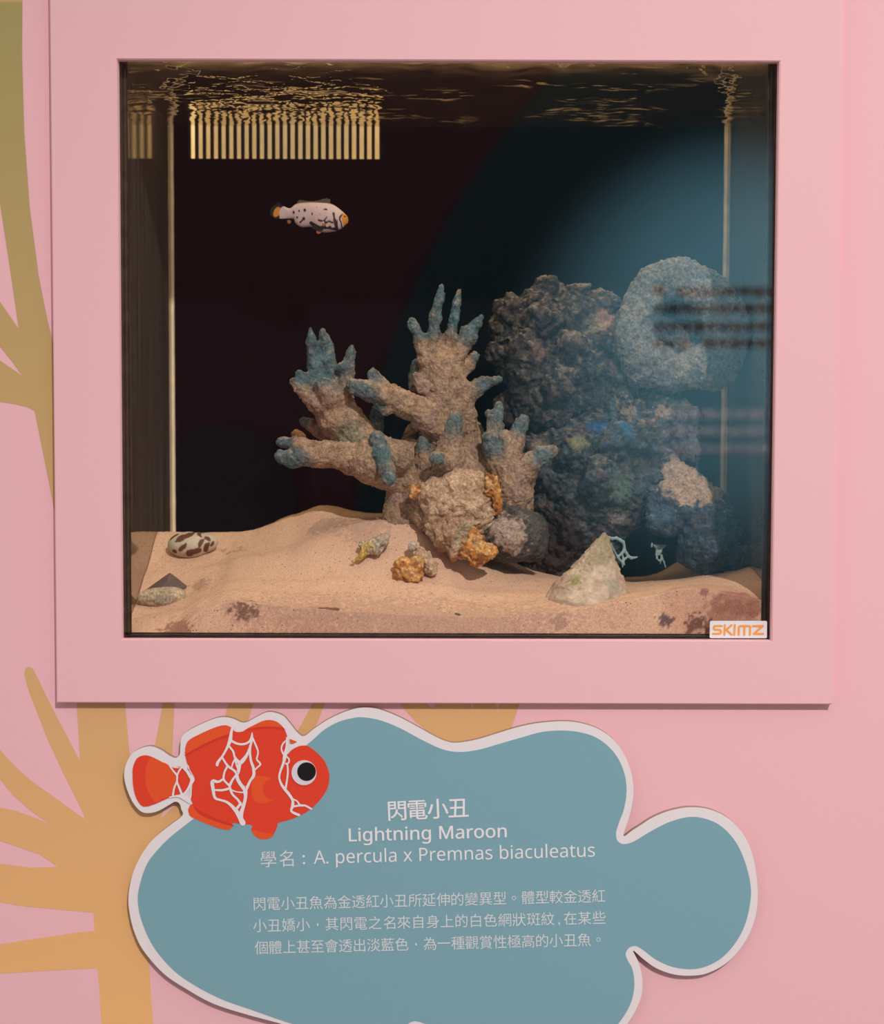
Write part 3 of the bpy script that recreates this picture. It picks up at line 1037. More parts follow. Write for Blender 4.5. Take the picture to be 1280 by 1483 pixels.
coral_part('branch', [   # small upright left of it
    [(620, 700, .125, 20), (615, 670, .122, 16), (613, 650, .12, 11), (612, 638, .12, 8)],
], [(612, 640, .118, 18)], seed=10)
coral_part('branch', [   # right hand group
    [(742, 715, .125, 30), (738, 690, .125, 28), (730, 665, .125, 26)],
    [(722, 670, .125, 20), (712, 650, .12, 14), (709, 634, .118, 12)],
    [(722, 660, .128, 18), (716, 630, .128, 14), (718, 605, .128, 11.5), (723, 588, .128, 8)],
    [(714, 612, .128, 11), (707, 598, .128, 6)],
    [(738, 660, .13, 20), (748, 634, .132, 14), (755, 615, .132, 11), (758, 607, .132, 9)],
    [(748, 690, .12, 24), (768, 672, .115, 18), (785, 660, .11, 14), (800, 652, .108, 9)],
    [(735, 655, .12, 18), (733, 635, .118, 13)],
], [(709, 642, .116, 26), (722, 595, .128, 30), (756, 612, .132, 24), (785, 660, .11, 22)], seed=11)


# ------------------------------------------------------------------ rocks
def rock(name, blobs, pal, label, seed, h=0.0014, k=0.006, lump=0.004, lscale=95, patches=(), dust=0.5, mat=None, parent=None, thing_=True, cat='rock',
         chains=(), fine=0.002, dustcol=(0.52, 0.35, 0.25), spk=1.5):
    fd = Field()
    for b in blobs:
        fd.blob(*b)
    for c in chains:
        fd.chain(c)
    v, f = fd.mesh(h, k)
    v, n = displace(v, f, lambda q: 2.2 * lump * fbm(q * 45, 3, seed) + lump * (0.55 - worley(q * lscale + 0.5 * fbm(q * 120, 2, seed + 7)[:, None], seed + 1)) * (0.45 + 1.8 * np.abs(fbm(q * 40, 2, seed + 6))) + 1.8 * lump * fbm(q * 120, 4, seed + 5) + 1.6 * fine * fbm(q * 300, 3, seed + 2))
    v, n = displace(v, f, lambda q: 0.9 * fine * (0.5 - worley(q * 260, seed + 3)))
    pal = [np.array(p) for p in pal]
    c = np.tile(pal[0], (len(v), 1))
    for i, p in enumerate(pal[1:]):
        a = smooth01(fbm(v * (80 + 40 * i), 5, seed + 10 + i), 0.0, 0.09)[:, None]
        c = c * (1 - 0.85 * a) + p * 0.85 * a
    c = c * np.clip(1 + spk * fbm(v * 330, 3, seed + 33), 0.3, 2)[:, None]
    for p_ in patches:
        c = patch(c, v, *p_)
    up = smooth01(n[:, 2] + 1.0 * fbm(v * 240, 4, seed + 20), 0.70, 1.0)[:, None] * dust
    c = c * (1 - up) + np.array(dustcol) * up
    o = mk(name, v, f, mat or M_rock, parent, None if parent else (v[:, 0].mean(), v[:, 1].mean(), v[:, 2].min()), cols=c)
    if thing_ and parent is None:
        tag(o, label, cat)
    return o


GREY, GREY2, SLATE, BROWN, DEEP = (0.095, 0.080, 0.060), (0.18, 0.145, 0.105), (0.05, 0.047, 0.050), (0.12, 0.080, 0.062), (0.026, 0.023, 0.027)
rock('live_rock', [
    (800, 470, .19, 62, .8, .8), (760, 470, .185, 40), (745, 455, .18, 30, .9, .8), (850, 462, .19, 42, .9, .75), (795, 425, .185, 20), (830, 432, .18, 20), (872, 440, .185, 20),
    (716, 517, .175, 15, 1, .9), (735, 515, .18, 22), (728, 480, .18, 18), (775, 440, .17, 18), (770, 530, .175, 48), (830, 530, .18, 55), (760, 578, .175, 28), (795, 580, .18, 45),
    (850, 575, .185, 40), (788, 460, .15, 22), (830, 500, .145, 22), (760, 500, .15, 20), (875, 500, .17, 32), (885, 545, .172, 34), (895, 575, .175, 30), (740, 590, .18, 20), (815, 555, .14, 24), (895, 470, .175, 14)],
    [GREY, GREY2, BROWN, SLATE, DEEP], 'grey knobbly boulder on top of the rock pile, beside the coral fingers', 101, lump=0.0075, lscale=85, k=0.006, dust=0.45,
    patches=[(880, 465, .165, 18, (0.45, 0.26, 0.18), .8), (860, 470, .16, 16, (0.35, 0.30, 0.18), .6), (790, 500, .13, 30, (0.30, 0.18, 0.15), .5), (745, 560, .16, 30, DEEP, .7), (795, 535, .13, 18, (.04, .06, .05), .8)])

# hollow plate-like rock
rg = []
cxr, cyr = 985, 472
for i in range(26):
    t = 2 * math.pi * i / 26
    wob = 1 + 0.06 * math.sin(3 * t + 1) + 0.04 * math.sin(5 * t)
    rr = 66 * wob
    rg.append((cxr + rr * math.cos(t), cyr + rr * 1.02 * math.sin(t), .150 + .006 * math.sin(2 * t), 26 + 3 * math.sin(2 * t + 2), .8, 1))
rg += [(985, 400, .15, 24, .8, 1), (1050, 510, .15, 28, .8, 1), (990, 466, .182, 62, .35, 1), (930, 540, .155, 28, .8, .8), (1035, 545, .155, 26, .8, .8)]
rock('live_rock', rg, [(0.20, 0.18, 0.155), (0.26, 0.215, 0.175), (0.17, 0.17, 0.165)], 'round pale rock with a hollow face at the upper right of the pile', 131, lump=0.003, lscale=70, k=0.008, dust=0.25,
     patches=[(968, 470, .150, 44, (0.06, 0.075, 0.085), .85, 90, .7), (990, 505, .14, 16, (.34, .27, .22), .6, 200, 1.5, 22, 2)])  # first patch paints the shade of the hollow into the colour

rock('live_rock', [
    (800, 650, .185, 46), (850, 640, .18, 60, .8, .8), (920, 625, .175, 52, .8, .8), (970, 625, .175, 42), (985, 655, .17, 30), (860, 700, .17, 66, .8, .9), (925, 690, .17, 50),
    (800, 690, .175, 36), (840, 755, .175, 56, .8, .9), (790, 745, .185, 36), (890, 735, .17, 48, .8, .8), (810, 800, .19, 42), (860, 800, .185, 34), (775, 655, .165, 22), (890, 640, .14, 26), (940, 640, .14, 24),
    (900, 585, .178, 36), (955, 590, .178, 32), (985, 605, .178, 26), (830, 650, .145, 24), (870, 690, .125, 26), (785, 800, .19, 34), (770, 770, .19, 26)],
    [DEEP, SLATE, GREY, BROWN, (0.08, 0.10, 0.12)], 'dark grey boulder with blue and yellow-green patches in the middle of the rock pile', 161, lump=0.0065, lscale=80, k=0.010, dust=0.28,
    patches=[(868, 605, .14, 26, (0.03, 0.10, 0.24), .95, 110, 1.0, 23, 1.3), (910, 615, .13, 22, (0.06, 0.16, 0.26), .8, 110, 1.0, 24), (870, 645, .11, 20, (0.025, 0.085, 0.22), .95, 120, .8, 25, 1.4),
             (842, 638, .12, 25, (0.22, 0.205, 0.10), .95, 150, .9, 26), (850, 620, .13, 12, (0.22, 0.205, 0.10), .9, 150, .9, 27), (832, 648, .12, 13, (0.23, 0.22, 0.105), .9, 120, .6, 28),
             (885, 700, .13, 30, (0.14, 0.19, 0.14), .8, 90, .9, 29, 1.4), (780, 640, .14, 22, (0.36, 0.24, 0.18), .6, 200, 1.6), (930, 590, .14, 26, (.42, .29, .2), .7, 220, 1.8, 43, 2),
             (800, 790, .16, 60, (0.055, 0.028, 0.026), .85, 60, .6, 30), (893, 755, .14, 14, (.3, .25, .22), .7, 300, 1.8, 44), (950, 700, .15, 30, (.09, .12, .13), .7), (775, 700, .14, 30, (.05, .04, .04), .8)])  # the wide red-brown patch paints in the dark of the recess

rock('live_rock', [
    (965, 680, .16, 26, 1, 1.2), (985, 700, .155, 36, .9, .8), (960, 722, .14, 26), (1010, 725, .15, 34), (962, 755, .135, 27), (985, 745, .135, 26), (1030, 750, .14, 32), (1020, 785, .14, 38), (1050, 765, .15, 22),
    (1060, 808, .145, 20), (1030, 810, .14, 24), (1005, 800, .145, 24), (1040, 725, .16, 14), (1075, 808, .15, 9), (1055, 740, .155, 9)],
    [(0.050, 0.060, 0.085), (0.07, 0.09, 0.12), (0.085, 0.08, 0.08), (0.03, 0.04, 0.055)], 'blue-black knobbly rock under a cap of tan sand, lowest at the right glass', 191, lump=0.0055, lscale=95, k=0.007, dust=0.35,
    patches=[(980, 690, .14, 36, (0.50, 0.33, 0.22), .95, 160, .9, 45), (1000, 708, .13, 30, (0.50, 0.33, 0.22), .95, 200, 1.4, 46, 1.5), (1030, 715, .14, 22, (0.48, 0.32, 0.22), .85, 240, 1.6, 47, 1.4), (955, 745, .12, 24, (0.07, 0.12, 0.17), .8, 160, 1.2, 48),
             (950, 760, .11, 8, (.5, .38, .28), .8, 300, 1.2, 49), (985, 775, .12, 8, (.2, .2, .08), .8), (1040, 770, .11, 10, (.18, .2, .2), .7)])

rock('boulder', [
    (735, 775, .115, 44, .9, .8), (710, 762, .115, 24), (755, 770, .115, 34, .9, .9), (768, 790, .12, 26), (775, 762, .12, 16), (735, 745, .12, 24), (700, 780, .118, 24), (745, 795, .115, 26, 1, .7)],
    [(0.09, 0.076, 0.068), (0.12, 0.10, 0.088)], 'smooth dark grey boulder sprinkled with sand at the foot of the coral', 221, spk=0.8, lump=0.0034, lscale=60, k=0.007, dust=0.3, fine=0.0012, cat='rock',
    patches=[(728, 765, .085, 30, (0.50, 0.35, 0.27), .9, 260, 1.7, 61, 1.2), (745, 788, .085, 26, (0.48, 0.34, 0.26), .85, 260, 1.7, 62), (715, 750, .09, 12, (.5, .35, .27), .7, 260, 1.7, 63)])

# cream rock with orange crusts in front of the coral
CREAM = [(0.58, 0.37, 0.235), (0.47, 0.29, 0.175), (0.64, 0.43, 0.28)]
er = thing('encrusted_rock', 'cream rock with rusty orange crusts leaning against the coral base', 'rock', P(660, 800, .105))
rock('rock_body', [
    (640, 712, .105, 26, 1, .8), (665, 712, .105, 30, 1, .9), (690, 705, .105, 20), (620, 720, .105, 18), (650, 740, .1, 34), (680, 735, .1, 30), (655, 770, .095, 30), (670, 785, .092, 22), (640, 765, .095, 24), (690, 755, .1, 18), (700, 720, .105, 16)],
    CREAM, '', 241, spk=0.7, h=0.0013, lump=0.0065, lscale=110, k=0.004, dust=0.6, parent=er,
    patches=[(650, 762, .08, 28, (.42, .22, .13), .6, 150, 1.4), (675, 775, .075, 20, (.34, .30, .17), .6), (690, 745, .09, 12, (.28, .24, .12), .7)])
ORG = [(0.46, 0.17, 0.032), (0.58, 0.26, 0.06), (0.27, 0.085, 0.025), (0.64, 0.36, 0.14)]
for bl, sd in (([(708, 695, .095, 11), (714, 712, .093, 12), (720, 728, .092, 11), (717, 740, .092, 9), (705, 715, .095, 10), (722, 716, .092, 7)], 251),
               ([(690, 783, .082, 12), (684, 772, .085, 8), (678, 796, .08, 14), (697, 800, .078, 15), (709, 797, .078, 10), (668, 800, .083, 8), (690, 808, .078, 11), (658, 803, .088, 6)], 261),
               ([(600, 708, .1, 8), (601, 718, .1, 8), (606, 712, .1, 7)], 271), ([(667, 733, .088, 9), (655, 728, .088, 7)], 281)):
    c_ = rock('crust', bl, ORG, '', sd, h=0.0010, lump=0.0040, lscale=190, k=0.003, dust=0.1, mat=M_crust, parent=er, fine=0.0022)
    c_['label'] = 'rusty orange crust'

nod = thing('rubble', 'small orange crusted rubble lump with a pale stub lying on the sand', 'rubble', P(597, 846, .075))
rock('crust', [(588, 822, .075, 15), (600, 832, .073, 14), (580, 832, .075, 9), (605, 818, .075, 12), (592, 838, .073, 9), (578, 838, .075, 6)], ORG, '', 291, h=0.0010, lump=0.004, lscale=190, k=0.003, dust=0.05, mat=M_crust, parent=nod, fine=0.0022)['label'] = 'orange crust'
rock('stub', [(612, 806, .082, 12), (620, 820, .08, 12), (606, 798, .085, 8), (627, 826, .08, 7)], CREAM, '', 301, spk=0.6, h=0.0010, lump=0.0025, lscale=150, k=0.004, dust=0.3, parent=nod)['label'] = 'pale stub'
rock('rubble', [(531, 796, .09, 8), (527, 790, .09, 7), (540, 790, .09, 10), (551, 784, .092, 10), (558, 779, .095, 7), (545, 798, .088, 7)], [(0.55, 0.42, 0.30), (0.6, 0.45, 0.22), (.45, .36, .27)],
     'small cream and yellow rubble piece on the sand left of the orange lump', 311, spk=0.8, h=0.0009, lump=0.0025, lscale=170, k=0.003, dust=0.2, cat='rubble',
     chains=[[(530, 794, .088, 4.5), (521, 806, .085, 4), (511, 813, .083, 3)]],
     patches=[(520, 806, .085, 16, (0.62, 0.36, 0.06), .9, 200, .5), (530, 790, .085, 8, (.62, .42, .1), .7, 200, .6)])
rock('pebble', [(598, 790, .088, 6.5, .8, 1.1), (597, 793, .088, 6, .8, 1)], [(0.60, 0.46, 0.38)], 'tiny round pale pebble behind the orange rubble lump', 321, spk=0.3, h=0.0006, lump=0.0004, lscale=100, k=0.002, dust=0, fine=0.0003, cat='pebble')

# lace-like pale growths
def lace(label, strokes, y, seed, rel):
    fd = Field()
    for s in strokes:
        ptz = [(860 + a / 9.143, 740 + b / 9.143, y + rel * 0.00004 * (a - 300), r) for (a, b, r) in s]
        fd.chain(ptz)
    v, f = fd.mesh(0.00055, 0.0012)
    v, n = displace(v, f, lambda q: 0.0005 * fbm(q * 500, 2, seed))
    c = np.tile(np.array([0.26, 0.36, 0.36]), (len(v), 1)) * (1 + 0.3 * fbm(v * 300, 2, seed)[:, None])
    o = mk('lace_algae', v, f, M_shell, loc=(v[:, 0].mean(), y, v[:, 2].min()), cols=c)
    tag(o, label, 'algae')


lace('pale lace-like growth with one large loop behind the cone shell', [
    [(190, 345, 2.0), (240, 368, 2.2), (295, 358, 2.2), (345, 385, 2.4), (385, 410, 2.4), (402, 460, 1.8), (400, 520, 2.2), (360, 570, 1.8), (312, 610, 1.8), (265, 520, 1.0), (225, 420, 1.0)],
    [(405, 500, 1.8), (435, 560, 1.6), (460, 605, 1.8), (490, 622, 2.2), (540, 618, 1.5), (572, 608, 1.2)],
    [(312, 610, 1.7), (345, 650, 1.5), (380, 690, 1.8), (405, 710, 1.4)], [(375, 570, 1.4), (385, 620, 1.3), (385, 690, 1.6), (378, 745, .8)], [(450, 600, 1.5), (415, 630, 1.3), (388, 670, 1.5)], [(400, 530, 1.4), (430, 575, 1.5)]], .085, 331, 1)
lace('pale ragged growth hanging from the underside of the blue-black rock', [
    [(800, 455, 1.6), (830, 470, 3.0), (870, 475, 3.2), (915, 470, 2.4), (945, 455, 1.4)], [(770, 430, 1.2), (765, 470, 1.4)], [(840, 480, 2.5), (840, 540, 2.2), (825, 580, 1.6)], [(890, 490, 2.6), (875, 540, 2.4), (860, 570, 2)],
    [(835, 590, 1.4), (832, 625, 1.2), (860, 655, 1.2), (890, 645, 1.2), (890, 590, 1.5)], [(895, 590, 1.4), (905, 630, 1.3), (930, 680, 1.1), (948, 745, .9)], [(880, 655, 1.1), (882, 700, .7)]], .118, 341, 1)

# ------------------------------------------------------------------ shells and stones
def lathe_shell(name, apex, base, r0, prof, seed, label, cat, colfn, y, rib=0.0):
    """conical shell: axis from base point to apex point (world), profile [(t, radius factor)]"""
    ax = apex - base
    L = np.linalg.norm(ax)
    ax = ax / L
    u = np.cross(ax, np.array([0, 1.0, 0]))
    u /= np.linalg.norm(u)
    w_ = np.cross(ax, u)
    nt_, ns = 150, 160
    V, T, AN = [], [], []
    for i in range(nt_ + 1):
        t = i / nt_
        r = r0 * np.interp(t, [p[0] for p in prof], [p[1] for p in prof])
        for j in range(ns):
            an = 2 * math.pi * j / ns
            tt = t * 7 + an / (2 * math.pi)
            rr = r * (1 + rib * (abs((tt % 1) - 0.5) * 2 - 0.5))
            V.append(base + ax * L * t + rr * (u * math.cos(an) + w_ * math.sin(an)))
    V = np.array(V)
    Fc = [(i * ns + j, i * ns + (j + 1) % ns, (i + 1) * ns + (j + 1) % ns, (i + 1) * ns + j) for i in range(nt_) for j in range(ns)]
    Fc.append(tuple(range(ns))[::-1])
    Fc.append(tuple(nt_ * ns + j for j in range(ns)))
    V = V + 0.0034 * np.stack([fbm(V * 110, 3, seed + k) for k in range(3)], 1) + 0.0026 * np.stack([fbm(V * 420, 2, seed + 5 + k) for k in range(3)], 1)
    o = mk(name, V, Fc, M_shell, loc=base, cols=colfn(V))
    return tag(o, label, cat)


def cone_cols(V):
    c = np.tile(np.array([0.56, 0.42, 0.30]), (len(V), 1)) * (1 + 0.9 * fbm(V * 170, 4, 401)[:, None])
    a = smooth01(fbm(V * 90, 3, 404), 0.02, 0.16)[:, None]
    c = c * (1 - .5 * a) + np.array([.42, .25, .20]) * .5 * a
    zt = (V[:, 2] - V[:, 2].min()) / np.ptp(V[:, 2])
    a = (smooth01(zt + 0.5 * fbm(V * 100, 3, 405), 0.55, 0.95))[:, None]
    c = c * (1 - .75 * a) + np.array([.25, .21, .09]) * .75 * a
    c = patch(c, V, 832, 830, .04, 22, (.24, .23, .06), .8, 140, 1.0, 406)
    c = patch(c, V, 880, 868, .04, 13, (.26, .25, .09), .7, 140, 1.0, 407)
    c = patch(c, V, 895, 845, .04, 22, (.30, .26, .19), .6, 140, 1.0, 408)
    return c


apx, bsc = P(876, 771, .080), P(851, 893, .068)
lathe_shell('cone_shell', apx, bsc, 69 * mpp(.07), [(0, 1.0), (.1, .98), (.3, .83), (.5, .58), (.7, .36), (.85, .19), (.95, .09), (1, .03)], 411,
            'large cream cone-shaped top shell with green stains half buried in the sand', 'shell', cone_cols, .07, rib=0.03)


def striped():
    fd = Field()
    fd.ell(P(274, 789, .155), (31 * mpp(.155), 24 * mpp(.155), 19 * mpp(.155)))
    fd.ell(P(296, 786, .155), (19 * mpp(.155), 17 * mpp(.155), 14 * mpp(.155)))
    fd.ell(P(307, 784, .155), (8 * mpp(.155), 8 * mpp(.155), 7 * mpp(.155)))
    v, f = fd.mesh(0.0008, 0.002)
    v, n = displace(v, f, lambda q: 0.0005 * fbm(q * 200, 3, 421))
    c = np.tile(np.array([0.56, 0.46, 0.33]), (len(v), 1)) * (1 + 0.2 * fbm(v * 150, 3, 422)[:, None])
    k = 3.459
    for (a, b, rx, ry, an) in ((398, 553, 46, 13, -28), (345, 548, 24, 11, -35), (440, 532, 22, 9, -20), (402, 600, 30, 15, -38), (452, 620, 42, 16, -24), (484, 570, 12, 30, 22), (514, 594, 13, 24, 24), (512, 552, 26, 8, 38),
                               (350, 618, 16, 9, 20), (540, 580, 10, 16, 10), (470, 535, 14, 9, 20)):
        q = P(150 + a / k, 620 + b / k, .14)
        dx, dz = (v[:, 0] - q[0]) / mpp(.14) * k, -(v[:, 2] - q[2]) / mpp(.14) * k
        th = math.radians(an)
        dx, dz = dx + 26 * fbm(v * 130, 2, 425), dz + 26 * fbm(v * 130, 2, 426)
        e = ((dx * math.cos(th) + dz * math.sin(th)) / rx) ** 2 + ((-dx * math.sin(th) + dz * math.cos(th)) / ry) ** 2 + 1.2 * fbm(v * 260, 2, 423)
        wgt = (1 - smooth01(e, 0.75, 1.15))[:, None]
        c = c * (1 - wgt) + np.array([0.14, 0.045, 0.025]) * wgt
    c = patch(c, v, 308, 783, .14, 10, (.25, .24, .15), .8, 200, .6, 424)
    o = mk('snail_shell', v, f, M_shell, loc=P(278, 806, .155), cols=c)
    tag(o, 'cream snail shell with brown blotches half buried by the left glass', 'shell')


striped()
rock('stone', [(235, 866, .075, 30, .7, .5), (222, 866, .075, 22, .7, .55), (250, 861, .075, 20, .7, .5)], [(0.66, 0.50, 0.34), (0.54, 0.42, 0.28)], 'flat pale stone in the left corner in front of the dark shard', 431, spk=0.5, h=0.0010, lump=0.0008, lscale=60, k=0.004,
     dust=0.3, fine=0.0006, cat='stone', patches=[(243, 874, .06, 14, (.34, .29, .22), .6, 100, .8, 432, 2), (222, 872, .06, 4, (.08, .07, .05), .9, 300, .8, 433)])


def shard():
    a = [P(214, 852, .095), P(246, 830, .10), P(272, 848, .098), P(262, 853, .085), P(228, 853, .085)]
    top_, k = P(246, 830, .10), 0
    pts_ = [P(212, 853, .095), P(246, 829.5, .100), P(268, 846, .098), P(274, 851, .096), P(258, 854, .082), P(232, 854, .082), P(243, 840, .088), P(246, 853, .112)]
    F_ = [(0, 5, 6), (0, 6, 1), (6, 5, 4), (6, 4, 2), (6, 2, 1), (2, 4, 3), (0, 1, 7), (1, 2, 7), (2, 3, 7), (0, 7, 5), (7, 3, 4), (7, 4, 5)]
    bm_ = bmesh.new()
    vv = [bm_.verts.new(p) for p in pts_]
    for q in F_:
        bm_.faces.new([vv[i] for i in q])
    bmesh.ops.recalc_face_normals(bm_, faces=bm_.faces)
    bmesh.ops.subdivide_edges(bm_, edges=bm_.edges, cuts=5, use_grid_fill=True)
    bm_.verts.index_update()
    v = np.array([q.co[:] for q in bm_.verts])
    f = [[q.index for q in fc.verts] for fc in bm_.faces]
    bm_.free()
    v = v + 0.0012 * np.stack([fbm(v * 200, 3, 441 + i) for i in range(3)], 1)
    c = np.tile(np.array([0.15, 0.10, 0.085]), (len(v), 1)) * (1 + 0.5 * fbm(v * 200, 3, 444)[:, None])
    o = mk('shell_shard', v, f, M_shell, loc=P(246, 853, .097), cols=c, smooth=False)
    tag(o, 'dark brown triangular shard poking out of the sand in the left corner', 'shard')


shard()


def chip(name, pts_, r, y, col, label, cat, seed):
    fd = Field()
    fd.chain([(p[0], p[1], y + p[2], r * p[3]) for p in pts_])
    v, f = fd.mesh(0.0005, 0.001)
    v, n = displace(v, f, lambda q: 0.0006 * fbm(q * 400, 3, seed))
    c = np.tile(np.array(col), (len(v), 1)) * (1 + 0.4 * fbm(v * 300, 2, seed)[:, None])
    tag(mk(name, v, f, M_shell, loc=tuple(v.mean(0)), cols=c), label, cat)


chip('wood_chip', [(462, 881, 0, .6), (474, 882, 0, 1), (489, 883, 0, 1.1)], 2.6, .0214, (.20, .09, .055), 'short reddish brown chip lying on the sand edge at the pane', 'chip', 451)
chip('leaf_fragment', [(660, 889, 0, .8), (664, 891, 0, 1.1), (672, 893, .001, .4)], 2.2, .0240, (.10, .08, .05), 'tiny dark scrap on the sand edge below the encrusted rock', 'scrap', 461)

# ------------------------------------------------------------------ the live clownfish
FY = 0.16
KF = 8.5333


def FP(X, Y, dy=0.0):
    return P(380 + X / KF, 270 + Y / KF, FY) + np.array([0, dy, 0])


fish = thing('clownfish', 'small white clownfish with black spots and orange face swimming in the tank', 'fish', FP(640, 360))
up_ = spline([(205, 300), (225, 262), (258, 245), (340, 270), (420, 217), (560, 198), (700, 200), (840, 215), (920, 255), (1000, 320), (1045, 365), (1060, 405)], 12)
lo_ = spline([(205, 300), (206, 370), (215, 397), (380, 402), (405, 452), (480, 500), (620, 503), (740, 565), (880, 558), (990, 520), (1045, 470), (1060, 430)], 12)
nX, nS = 330, 88
Xs = np.linspace(207, 1060, nX)
topY = np.interp(Xs, np.maximum.accumulate(up_[:, 0]), up_[:, 1])
botY = np.interp(Xs, np.maximum.accumulate(lo_[:, 0]), lo_[:, 1])
s_ = np.linspace(0, 1, nX)
thick = np.interp(Xs, [207, 300, 450, 650, 800, 950, 1030, 1060], [6, 22, 60, 92, 100, 82, 45, 10])
V, XY = [], []
for i in range(nX):
    cY, hY = (topY[i] + botY[i]) / 2, (botY[i] - topY[i]) / 2
    for j in range(nS):
        an = 2 * math.pi * j / nS
        yy = cY - hY * math.sin(an)
        d = thick[i] * math.copysign(abs(math.cos(an)) ** 0.9, math.cos(an))
        V.append(FP(Xs[i], yy) + np.array([0, d / KF * mpp(FY), 0]))
        XY.append((Xs[i], yy))
V = np.array(V)
XY = np.array(XY)
Fc = [(i * nS + j, i * nS + (j + 1) % nS, (i + 1) * nS + (j + 1) % nS, (i + 1) * nS + j) for i in range(nX - 1) for j in range(nS)]
Fc += [tuple(range(nS)), tuple((nX - 1) * nS + j for j in range(nS))[::-1]]
c = np.tile(np.array([0.60, 0.43, 0.40]), (len(V), 1))
BK, OR, MAR, WH = np.array([.012, .010, .012]), np.array([.62, .23, .02]), np.array([.10, .02, .025]), np.array([.60, .50, .46])


def ink(c, wgt, col):
    return c * (1 - wgt[:, None]) + col * wgt[:, None]


def seg_d(XY, pts_):
    best = np.full(len(XY), 1e9)
    for (a, b) in zip(pts_[:-1], pts_[1:]):
        a_, b_ = np.array(a[:2], float), np.array(b[:2], float)
        ab = b_ - a_
        t = np.clip(((XY - a_) @ ab) / (ab @ ab), 0, 1)
        d = np.linalg.norm(XY - a_ - t[:, None] * ab, axis=1) - (a[2] + t * (b[2] - a[2]))
        best = np.minimum(best, d)
    return best


for (X, Y, rx, ry) in ((390, 327, 14, 20), (458, 312, 12, 14), (529, 303, 18, 20), (621, 352, 10, 17), (434, 390, 14, 15), (515, 408, 20, 21), (785, 298, 28, 11), (675, 267, 5, 5), (720, 357, 4, 4)):
    e = np.hypot((XY[:, 0] - X) / rx, (XY[:, 1] - Y) / ry)
    c = ink(c, 1 - smooth01(e, 0.8, 1.15), BK)
for L in ([(470, 452, 10), (500, 425, 9)], [(700, 430, 10), (730, 438, 11), (770, 436, 9), (805, 392, 5)], [(770, 436, 8), (800, 465, 9)], [(885, 345, 16), (893, 400, 9), (905, 450, 22), (925, 535, 16)],
          [(605, 460, 20), (650, 490, 19), (720, 520, 20), (820, 515, 22), (915, 535, 14)], [(1000, 345, 9), (965, 385, 10), (958, 420, 8), (975, 450, 7), (985, 515, 8)], [(930, 420, 3), (930, 500, 4)], [(780, 470, 10), (830, 440, 9), (870, 460, 12)]):
    c = ink(c, 1 - smooth01(seg_d(XY, L), -1.5, 2.5), BK)
c = ink(c, 1 - smooth01(seg_d(XY, [(890, 420, 12), (905, 480, 14)]), -3, 3), MAR)
for (X, Y, rx, ry, col) in ((765, 483, 27, 19, np.array([.45, .14, .04])), (808, 493, 20, 19, WH), (870, 503, 16, 17, WH), (826, 443, 14, 10, MAR * 1.5)):
    c = ink(c, 1 - smooth01(np.hypot((XY[:, 0] - X) / rx, (XY[:, 1] - Y) / ry), 0.8, 1.1), col)
bnd = np.interp(XY[:, 1], [330, 350, 400, 450, 515], [1000, 985, 975, 990, 1000])
c = ink(c, smooth01(XY[:, 0] - bnd, 3, 8) * (XY[:, 1] > 335), OR)
c = ink(c, 1 - smooth01(seg_d(XY, [(1045, 465, 5), (990, 525, 5), (900, 560, 3)]), -2, 3), BK)
mk('body', V, Fc, M_fish, fish, cols=c)


def fin(name, A_, B_, colfn, dy=0.0, n=44, m_=22, th=0.0005, parent=None):
    a, b = spline(A_, 12), spline(B_, 12)
    ia = np.linspace(0, len(a) - 1, n)
    a = np.stack([np.interp(ia, np.arange(len(a)), a[:, k]) for k in (0, 1)], 1)
    ib = np.linspace(0, len(b) - 1, n)
    b = np.stack([np.interp(ib, np.arange(len(b)), b[:, k]) for k in (0, 1)], 1)
    V, XY = [], []
    for sgn in (-1, 1):
        for i in range(n):
            for j in range(m_):
                t = j / (m_ - 1)
                q = a[i] * (1 - t) + b[i] * t
                V.append(FP(q[0], q[1], dy + sgn * th * (1.05 - t) + sgn * 0.0001 * math.sin(i * 2.1)))
                XY.append(q)
    Fc = []
    for s in (0, 1):
        o_ = s * n * m_
        for i in range(n - 1):
            for j in range(m_ - 1):
                q = (o_ + i * m_ + j, o_ + (i + 1) * m_ + j, o_ + (i + 1) * m_ + j + 1, o_ + i * m_ + j + 1)
                Fc.append(q if s else q[::-1])
    rim = [i * m_ for i in range(n)] + [(n - 1) * m_ + j for j in range(1, m_)] + [i * m_ + m_ - 1 for i in range(n - 2, -1, -1)] + [j for j in range(m_ - 2, 0, -1)]
    for x0_, x1_ in zip(rim, rim[1:] + rim[:1]):
        Fc.append((x0_, x1_, x1_ + n * m_, x0_ + n * m_))
    return mk(name, V, Fc, M_fish, fish, cols=colfn(np.array(XY)))


def tail_cols(q):
    c = np.tile(BK * 0.9, (len(q), 1))
    th = math.radians(25)
    dx, dy_ = q[:, 0] - 180, q[:, 1] - 316
    e = np.hypot((dx * math.cos(th) + dy_ * math.sin(th)) / 40, (-dx * math.sin(th) + dy_ * math.cos(th)) / 68)
    return ink(c, 1 - smooth01(e, 0.85, 1.1), OR)


